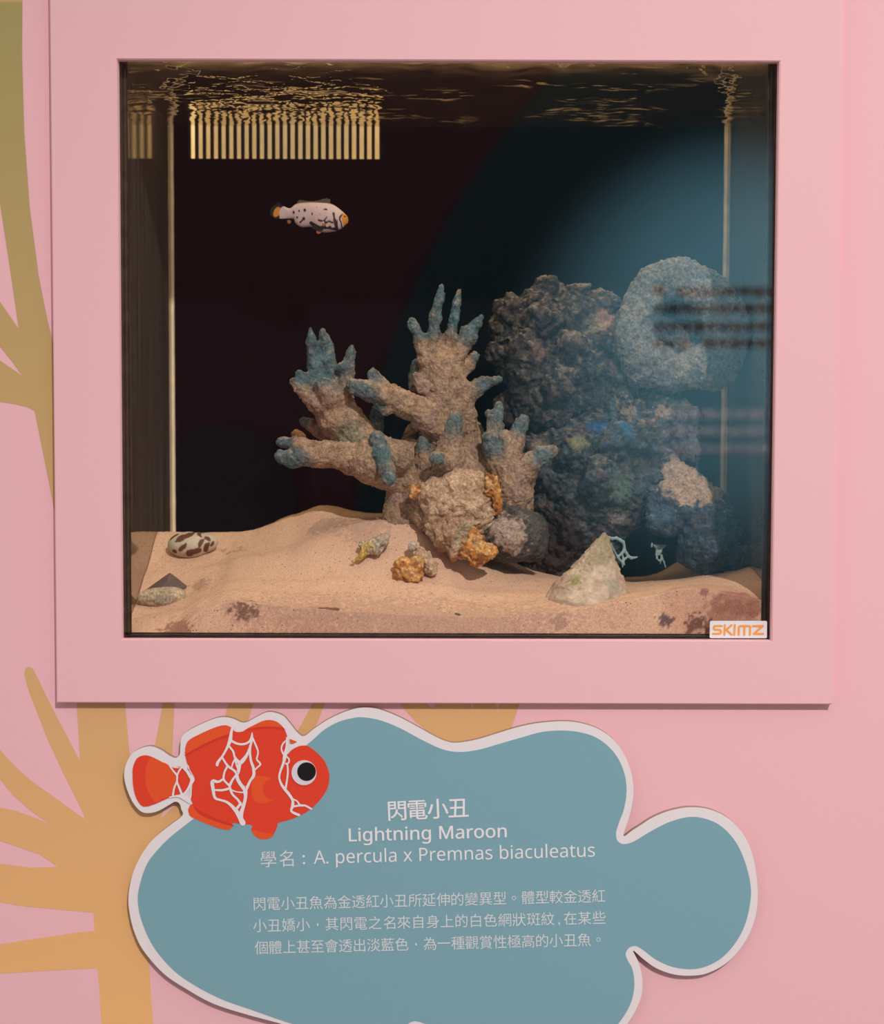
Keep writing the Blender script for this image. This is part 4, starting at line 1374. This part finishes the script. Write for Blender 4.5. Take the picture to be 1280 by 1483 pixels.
fin('tail_fin', [(258, 240), (240, 300), (208, 396)], [(190, 195), (110, 270), (100, 345), (160, 400)], tail_cols)
dors = [(420, 222)] + [(420 + k * 15, 0) for k in range(1, 28)] + [(838, 218)]
topd = np.interp(np.arange(29), [0, 2, 5, 9, 14, 18, 22, 25, 28], [200, 172, 176, 186, 186, 178, 160, 152, 165])
A_ = [(420 + i * 14.9, float(np.interp(420 + i * 14.9, Xs, topY)) + 14) for i in range(29)]
B_ = [(424 + i * 14.6 + 6, topd[i] - (9 if i % 2 else 0)) for i in range(29)]
fin('dorsal_fin', A_, B_, lambda q: np.tile(np.array([.30, .25, .20]), (len(q), 1)) * (0.75 + 0.35 * np.sin(q[:, 0] * 0.42))[:, None], n=170, m_=10)
fin('pelvic_fin', [(668, 535), (700, 530), (735, 540)], [(668, 570), (690, 592), (725, 580)], lambda q: np.tile(np.array([.38, .13, .05]), (len(q), 1)), dy=-0.003, n=14, m_=8)
fin('anal_fin', [(305, 420), (330, 415), (352, 425)], [(310, 448), (328, 462), (350, 450)], lambda q: np.tile(np.array([.34, .12, .03]), (len(q), 1)), dy=0, n=14, m_=8)
fin('pectoral_fin', [(640, 480), (690, 500), (760, 520)], [(610, 520), (660, 545), (740, 560)], lambda q: np.tile(BK, (len(q), 1)), dy=-0.0045, n=14, m_=8)
for sd in (-1, 1):
    ec = FP(1018, 378, sd * 0.0030)
    fd = Field()
    fd.ell(ec, (0.0011, 0.0013, 0.0012))
    v, f = fd.mesh(0.0003, 0.0004)
    mk('eye', v, f, M_black, fish)

# ------------------------------------------------------------------ information sign
SG_Y = 0.0025
sign_out = [(264, 1181), (262.5, 1172), (260, 1164), (254, 1161), (246, 1165), (230, 1174), (216, 1177.5), (204, 1175), (193, 1163), (185, 1146), (180.5, 1130), (180, 1117), (184, 1103), (192, 1091), (203, 1084), (218, 1080.7),
            (233, 1086), (245, 1094), (254, 1097.5), (260, 1093), (261, 1083), (262.5, 1070), (269, 1061), (286, 1051), (310, 1041), (325, 1038.5), (338, 1041), (349, 1046), (358, 1045.5), (372, 1038), (386, 1031.5), (398, 1032), (411, 1037.5), (421, 1049),
            (430, 1060), (440, 1066), (455, 1055), (475, 1042), (500, 1030.5), (523, 1025), (548, 1027), (575, 1037), (602, 1051), (631, 1067), (648, 1074), (663, 1075.5), (690, 1071), (720, 1062), (750, 1053), (780, 1047), (815, 1044.5),
            (840, 1047), (865, 1055), (886, 1069), (901, 1088), (912, 1112), (917, 1138), (916, 1160), (911, 1183), (904, 1204), (904, 1211), (915, 1203), (926, 1196), (945, 1184), (970, 1174), (1000, 1169), (1030, 1173), (1057, 1187), (1078, 1211),
            (1090, 1240), (1096, 1275), (1097, 1302), (1094, 1326), (1086, 1350), (1071, 1375), (1050, 1396), (1024, 1409.5), (1000, 1413), (975, 1411), (950, 1402), (931, 1388.5), (917, 1377), (925, 1395), (930, 1418), (929, 1440),
            (921, 1462), (908, 1483), (888, 1508), (858, 1528), (818, 1541), (770, 1541), (715, 1528), (660, 1510), (620, 1497), (600, 1490), (592, 1500), (570, 1515), (535, 1520), (490, 1510), (450, 1497), (410, 1483.5), (360, 1470), (310, 1454), (271, 1433), (237, 1410), (208, 1377),
            (195, 1351), (188, 1324), (186, 1298), (192, 1266), (205, 1238), (222, 1215), (245, 1196)]
teal_out = [(300, 1172), (380, 1130), (444, 1079), (468, 1058), (489, 1046), (510, 1040), (525, 1038.8), (550, 1043), (578, 1054), (611, 1071.5), (639, 1084.5), (663, 1089), (692, 1086), (724, 1077), (757, 1067.5), (785, 1060), (814, 1058), (840, 1060.5),
            (863, 1068), (883, 1083), (897, 1102), (905.5, 1126), (907, 1150), (903, 1173), (896, 1192), (892, 1207), (894.5, 1218), (904, 1222.5), (919, 1218), (944, 1203), (972, 1189.5), (1001, 1183), (1027, 1187.5), (1048, 1199.5), (1067, 1222), (1080, 1252),
            (1087, 1284), (1086, 1309), (1078, 1341), (1063, 1368), (1044, 1388), (1021, 1400), (998, 1403.5), (972, 1399.5), (950, 1389.5), (932, 1376), (921, 1370), (911, 1372.5), (906, 1381), (909, 1391), (915.5, 1403), (918.5, 1422),
            (916.5, 1442), (909, 1462), (894, 1484), (872, 1506), (845, 1522), (812, 1530), (770, 1530), (715, 1516), (660, 1498), (625, 1486), (606, 1479.5), (597, 1479.5), (588, 1485), (566, 1503), (535, 1508), (490, 1499), (455, 1490), (416, 1480.5), (363, 1462), (322, 1447.5), (282, 1427), (249, 1403),
            (221, 1369), (205, 1333), (199.5, 1304), (203, 1279), (213, 1251), (229, 1230), (247, 1212), (280, 1186)]
sb = P(640, 1545, SG_Y + 0.0065)
sign = thing('information_sign', 'blue cloud-shaped board with white border, red cartoon fish and white text below the aquarium', 'sign', sb)
poly_plate('backing_board', [spline(sign_out, 6, True)], SG_Y, Y_WALL - SG_Y, M_white, sign, edge=M_edge)
teal = poly_plate('blue_face', [spline(teal_out, 6, True)], SG_Y - 0.0003, 0.0003, M_teal, sign)
tail_o = [(192, 1125), (192.3, 1112), (197, 1100), (204, 1095), (213, 1094), (224, 1098), (237, 1105), (246, 1110), (256, 1112.5), (264, 1111), (271, 1112), (278, 1127), (272, 1142), (266, 1150), (252, 1152), (240, 1157.5), (224, 1164.5), (212, 1168), (204, 1166), (197, 1155), (193, 1140)]
body_o = [(275, 1071), (284.6, 1065.5), (305, 1056), (320, 1051), (330, 1051), (336.5, 1056), (341, 1059.5), (347, 1060), (352, 1059), (359, 1054.5), (370, 1049), (381, 1044), (390.6, 1042.7), (400, 1045), (408, 1051), (413, 1058.5), (416, 1067.7), (414.5, 1078), (414.5, 1088), (416, 1092.7), (423, 1085.6), (433, 1080.6), (440.6, 1079.7),
          (447, 1081), (459, 1090), (469, 1101), (475, 1114), (477, 1126), (475, 1139), (469, 1151), (458, 1164.5), (447, 1174), (433, 1182), (417, 1188), (403, 1192), (401.5, 1197), (397, 1207), (390.6, 1213.8), (381, 1215.6), (373.5, 1213.8), (367, 1208), (364, 1201), (364.5, 1195), (350, 1194), (338, 1192),
          (333.6, 1198.5), (329.5, 1201.7), (318, 1200), (298, 1192.5), (284, 1186), (276, 1181), (272.5, 1174), (274.5, 1168), (279, 1163.5), (276.5, 1157), (278, 1143), (279, 1135), (282, 1127), (274, 1112), (269.5, 1100), (268, 1086), (270.5, 1076)]
fb = poly_plate('fish_picture', [spline(tail_o, 5, True), spline(body_o, 5, True)], SG_Y - 0.0005, 0.0001, M_red, sign)
fb['label'] = 'red cartoon fish printed on the sign'


def c4(x, y):
    return (300 + x / 6.4, 1020 + y / 6.4)


def c3(x, y):
    return (170 + x / 7.418, 1020 + y / 7.418)


for ol in [spline([c3(1000, 272), c3(1110, 240), c3(1180, 232), c3(1225, 255), c3(1205, 315), c3(1080, 358), c3(900, 440), c3(740, 530), c3(730, 490), c3(752, 412), c3(850, 345)], 5, True),
      spline([c4(345, 243), c4(450, 186), c4(520, 156), c4(580, 146), c4(640, 161), c4(690, 202), c4(700, 214), c4(600, 206), c4(460, 214)], 5, True),
      spline([c3(800, 1075), c3(770, 1110), c3(768, 1170), c3(800, 1212), c3(950, 1280), c3(1100, 1333), c3(1195, 1348), c3(1235, 1310), c3(1210, 1300), c3(1050, 1250), c3(880, 1170)], 5, True),
      spline([c4(413, 1165), c4(430, 1203), c4(470, 1239), c4(520, 1251), c4(580, 1239), c4(612, 1208), c4(520, 1188)], 5, True),
      spline([c3(360, 575), c3(310, 680), c3(300, 800), c3(320, 910), c3(400, 1050), c3(470, 1020), c3(590, 970), c3(628, 830), c3(620, 740), c3(545, 650), c3(450, 610)], 5, True),
      spline([c4(415, 690), c4(440, 668), c4(500, 664), c4(560, 672), c4(596, 692), c4(545, 715), c4(518, 770), c4(525, 830), c4(560, 870), c4(610, 888), c4(560, 912), c4(510, 920), c4(450, 905), c4(425, 870), c4(410, 800)], 5, True)]:
    poly_plate('fish_shade', [ol], SG_Y - 0.0006, 0.00005, M_red2, fb)['label'] = 'lighter orange fins and cheek of the printed fish'
for ol in [spline([c3(740, 530), c3(900, 445), c3(1080, 360), c3(1205, 318), c3(1200, 345), c3(1080, 385), c3(900, 470), c3(745, 550)], 5, True),
      spline([c4(345, 243), c4(460, 212), c4(600, 206), c4(702, 218), c4(712, 240), c4(600, 222), c4(470, 230)], 5, True),
      spline([c3(805, 1072), c3(880, 1140), c3(1050, 1220), c3(1225, 1285), c3(1230, 1310), c3(1050, 1256), c3(880, 1180)], 5, True)]:
    poly_plate('fish_shade', [ol], SG_Y - 0.00062, 0.00005, M_red3, fb)


def S4(*p):
    return [(*c4(x, y), w_ / 6.4) for (x, y, w_) in p]


def S3(*p):
    return [(*c3(x, y), w_ / 7.418) for (x, y, w_) in p]


net = [S4((235, 205, 20), (222, 270, 26), (213, 330, 34), (190, 390, 24), (165, 440, 20), (138, 485, 20), (100, 535, 26), (92, 562, 26)),
       S4((220, 335, 22), (270, 362, 20), (330, 370, 20), (385, 350, 20), (412, 310, 24), (416, 265, 10)),
       S4((200, 385, 18), (240, 435, 18), (256, 490, 20), (300, 540, 34), (335, 515, 36), (375, 455, 24), (405, 370, 20), (415, 320, 20)),
       S4((420, 310, 18), (440, 355, 16), (467, 420, 15), (470, 460, 14), (460, 510, 16), (485, 540, 16), (492, 560, 16), (465, 585, 14), (445, 605, 14)),
       S4((400, 380, 22), (396, 440, 20), (405, 520, 22), (428, 590, 26), (432, 655, 28), (405, 700, 22)),
       S4((138, 490, 18), (165, 535, 18), (195, 575, 22), (245, 610, 20), (280, 640, 28), (295, 590, 30), (300, 550, 32)),
       S4((258, 510, 18), (238, 545, 14), (226, 590, 13)), S4((256, 505, 16), (272, 560, 16), (285, 600, 16)),
       S4((275, 650, 28), (285, 700, 32), (320, 755, 32), (352, 785, 38), (372, 765, 26), (400, 705, 22)),
       S4((185, 580, 18), (160, 630, 18), (152, 690, 18), (175, 725, 18), (208, 755, 22)),
       S4((152, 690, 18), (105, 718, 22), (50, 715, 34), (55, 790, 30), (72, 865, 24), (115, 885, 20), (180, 905, 22), (235, 950, 30), (280, 1005, 40), (305, 1050, 44), (330, 1100, 52)),
       S4((208, 755, 26), (235, 700, 20), (270, 655, 18)), S4((75, 795, 18), (140, 796, 20), (205, 780, 22)),
       S4((210, 775, 24), (235, 835, 20), (285, 885, 20), (312, 930, 24)), S4((228, 795, 12), (275, 812, 11), (345, 818, 12)),
       S4((352, 800, 42), (355, 860, 30), (340, 930, 30), (318, 1000, 36), (312, 1050, 40)), S4((312, 915, 20), (280, 960, 26)),
       S3((555, 650, 16), (600, 715, 18), (640, 765, 20), (640, 830, 18), (662, 890, 22), (690, 960, 26), (700, 985, 30)), S3((690, 675, 20), (660, 720, 18), (642, 765, 18)), S3((642, 825, 18), (610, 900, 18), (596, 985, 22)),
       S3((700, 665, 36), (745, 715, 30), (780, 770, 34), (805, 805, 46), (785, 860, 30), (745, 930, 24), (700, 985, 34)), S3((785, 880, 16), (790, 960, 16), (775, 1030, 18)), S3((735, 640, 14), (760, 665, 14), (765, 690, 14)),
       S3((660, 660, 22), (720, 650, 40), (740, 690, 26)), S3((560, 1000, 14), (640, 985, 22), (720, 1000, 60), (770, 1050, 30)),
       S4((738, 310, 14), (738, 400, 26), (722, 470, 36), (708, 540, 24), (682, 610, 20), (668, 670, 18), (680, 725, 20), (710, 775, 26), (755, 830, 26), (790, 885, 24), (792, 940, 28), (778, 985, 20), (805, 1008, 22), (850, 1026, 24)),
       S4((740, 330, 12), (702, 365, 14), (688, 410, 14), (700, 450, 16), (716, 472, 18)), S4((735, 485, 14), (758, 508, 14), (754, 542, 14), (728, 552, 14)), S4((742, 550, 16), (748, 620, 16), (740, 700, 16), (728, 775, 20)),
       S4((800, 880, 14), (835, 900, 14), (862, 935, 20), (910, 940, 18), (965, 970, 18)), S4((790, 948, 20), (830, 942, 18), (870, 936, 18))]
V, Fc = ribbon_geo(net, SG_Y - 0.0008, 5)
mk('fish_marking', V, Fc, M_white, fb, smooth=False)['label'] = 'white net-like bands of the printed fish'
tri = poly_plate('fish_shade', [[c4(765, 320), c4(832, 347), c4(790, 366), c4(768, 360)]], SG_Y - 0.0009, 0, M_red2, fb)


def circ(cx, cy, r, n=48):
    return [(cx + r * math.cos(2 * math.pi * i / n), cy + r * math.sin(2 * math.pi * i / n)) for i in range(n)]


poly_plate('eye_rim', [circ(*c4(899, 634), 121 / 6.4)], SG_Y - 0.0009, 0.0001, M_red2, fb)
poly_plate('eye', [circ(*c4(897, 634), 115 / 6.4)], SG_Y - 0.0011, 0.0002, M_eye, fb)['label'] = 'white of the printed fish eye'
poly_plate('pupil', [circ(*c4(921, 624), 86 / 6.4)], SG_Y - 0.0014, 0.0003, M_black, fb)['label'] = 'black pupil'

# lettering
GL = {}


def glyphs(txt, off=0.0):
    key = (txt, off)
    if key not in GL:
        cu = bpy.data.curves.new('tmp', 'FONT')
        cu.body = txt
        cu.size = 1.0
        cu.resolution_u = 3
        cu.offset = off
        o = bpy.data.objects.new('tmp', cu)
        COL.objects.link(o)
        dg = bpy.context.evaluated_depsgraph_get()
        me = bpy.data.meshes.new_from_object(o.evaluated_get(dg))
        v = np.array([q.co[:2] for q in me.vertices]) if len(me.vertices) else np.zeros((0, 2))
        f = [list(p.vertices) for p in me.polygons]
        bpy.data.objects.remove(o)
        bpy.data.curves.remove(cu)
        bpy.data.meshes.remove(me)
        GL[key] = (v, f)
    return GL[key]


HREF = np.ptp(glyphs('國')[0][:, 1])          # height of a full character in font units
BREF = glyphs('國')[0][:, 1].min()


def sans(txt):
    """the plain sans-serif letterforms of the alphabet"""
    return ''.join(chr(0x1D5A0 + ord(c) - 65) if 'A' <= c <= 'Z' else chr(0x1D5BA + ord(c) - 97) if 'a' <= c <= 'z' else c for c in txt)


def put(V, Fc, txt, x0, yb, ang, w_px=None, h_px=None, size=None, off=0.0, center=None, lift=0.0):
    """glyphs with their baseline start at pixel (x0, yb), turned by ang; off thickens the strokes (pixels)"""
    if off:
        for d in (-off, off):
            put(V, Fc, txt, x0 + d, yb, ang, w_px, h_px, size, 0.0, center, 0.00003 * (2 + d))
            put(V, Fc, txt, x0, yb + d * 0.6, ang, w_px, h_px, size, 0.0, center, 0.00003 * (4 + d))
        return
    v, f = glyphs(txt)
    if not len(v):
        return
    v = v.copy()
    s = size
    if center is not None:
        v[:, 0] -= (v[:, 0].min() + v[:, 0].max()) / 2
    else:
        v[:, 0] -= v[:, 0].min()
    sx = w_px / np.ptp(v[:, 0]) if w_px else s
    ca, sa = math.cos(ang), math.sin(ang)
    b = len(V)
    for q in v:
        X, Y = q[0] * sx, q[1] * s
        V.append(P(x0 + X * ca - Y * sa * -1 * -1, yb - X * sa - Y * ca, SG_Y - 0.0006 - lift))
    Fc += [tuple(i + b for i in q) for q in f]


def cjk_line(txt, xa, ya, xb, yb, h, mat, off=0.0, half=()):
    """characters on even cells from centre (xa, ya) of the first to centre (xb, yb) of the last"""
    V, Fc = [], []
    n = len(txt)
    ang = math.atan2(-(yb - ya), xb - xa)
    s = h / HREF
    pos, tot = [], 0.0
    for i, ch in enumerate(txt):
        adv = 0.55 if ch in half else 1.0
        pos.append(tot + adv / 2)
        tot += adv
    p0, p1 = pos[0], pos[-1]
    for ch, q in zip(txt, pos):
        u = (q - p0) / (p1 - p0)
        cx, cy = xa + (xb - xa) * u, ya + (yb - ya) * u
        if ch == '，':
            v_, f_ = ribbon_geo([[(cx, cy - 1, 2.2), (cx + .4, cy + 1, 2.2)]], SG_Y - 0.0006)
            b = len(V)
            V += v_
            Fc += [tuple(i + b for i in q_) for q_ in f_]
            continue
        base = cy + h / 2 + BREF * s                     # baseline row
        if ch == '。':
            base -= h * 0.32
        elif ch == ',':
            base += 0
        put(V, Fc, ch, cx, base, ang, size=s, off=off, center=True)
    return mk('lettering', V, Fc, mat, sign, smooth=False)


def latin_line(parts, mat, off=0.0):
    V, Fc = [], []
    for (txt, x0, yb0, x1, yb1, capspan) in parts:
        ang = math.atan2(-(yb1 - yb0), x1 - x0)
        put(V, Fc, sans(txt), x0, yb0, ang, w_px=math.hypot(x1 - x0, yb1 - yb0), size=capspan, off=off)
    return mk('lettering', V, Fc, mat, sign, smooth=False)


CAP = np.ptp(glyphs(sans('L'))[0][:, 1])
cjk_line('閃電小丑', 575.5, 1174.5, 664, 1170.5, 27.5, M_text, off=0.45)
latin_line([('Lightning Maroon', 505.5, 1218.5, 733.5, 1212.5, 18.5 / CAP)], M_text, off=0.4)
V, Fc = [], []
ln = cjk_line('學名', 389, 1245, 415, 1244, 22.5, M_text2)
latin_line([(':', 438.5, 1251.5, 442, 1251.3, 20.5 / CAP), ('A. percula x Premnas biaculeatus', 454.5, 1251, 861.5, 1240.5, 19.0 / CAP)], M_text, off=0.0)
cjk_line('閃電小丑魚為金透紅小丑所延伸的變異型。體型較金透紅', 376, 1309.5, 867, 1298, 18.2, M_text2)
cjk_line('小丑嬌小，其閃電之名來自身上的白色網狀斑紋,在某些', 376.5, 1341, 867.5, 1329.5, 18.2, M_text2, half=(',',))
cjk_line('個體上甚至會透出淡藍色，為一種觀賞性極高的小丑魚。', 378.5, 1373, 866.5, 1361, 18.2, M_text2)

# ------------------------------------------------------------------ sticker on the pane
ST_Y = Y_GF - 0.0004


def ck(x, y):
    return (760 + x / 3.368, 640 + y / 3.368)


stk = thing('sticker', 'white rectangular sticker with orange capital letters at the lower right of the aquarium pane', 'sticker', P(1069, 924, Y_GF))
rc = []
for (cx, cy, a0) in ((1174, 950, 0), (908, 950, 90), (910, 880, 180), (1174, 880, 270)):
    for k in range(5):
        an = math.radians(a0 + 90 * k / 4)
        rc.append(ck(cx + 7 * math.cos(an), cy + 7 * math.sin(an)))
poly_plate('plate', [rc], ST_Y, 0.0003, M_stick, stk)
lt_ = [[(960, 898), (926, 898), (921, 903), (921, 911), (926, 916), (951, 917), (956, 922), (956, 930), (951, 936), (917, 936)],
       [(975, 893), (973, 941)], [(1008, 894), (982, 916), (1008, 940)], [(1024, 893), (1021, 941)], [(1043, 941), (1044, 903), (1049, 898), (1094, 898), (1099, 903), (1098, 941)], [(1071, 898), (1070, 941)],
       [(1112, 898), (1160, 898), (1117, 936), (1161, 936)]]
lines = []
for L in lt_:
    for a, b in zip(L[:-1], L[1:]):
        lines.append([(*ck(*a), 2.9), (*ck(*b), 2.9)])
V, Fc = ribbon_geo(lines, ST_Y - 0.0002, 1)
mk('lettering', V, Fc, M_orange, stk, smooth=False)
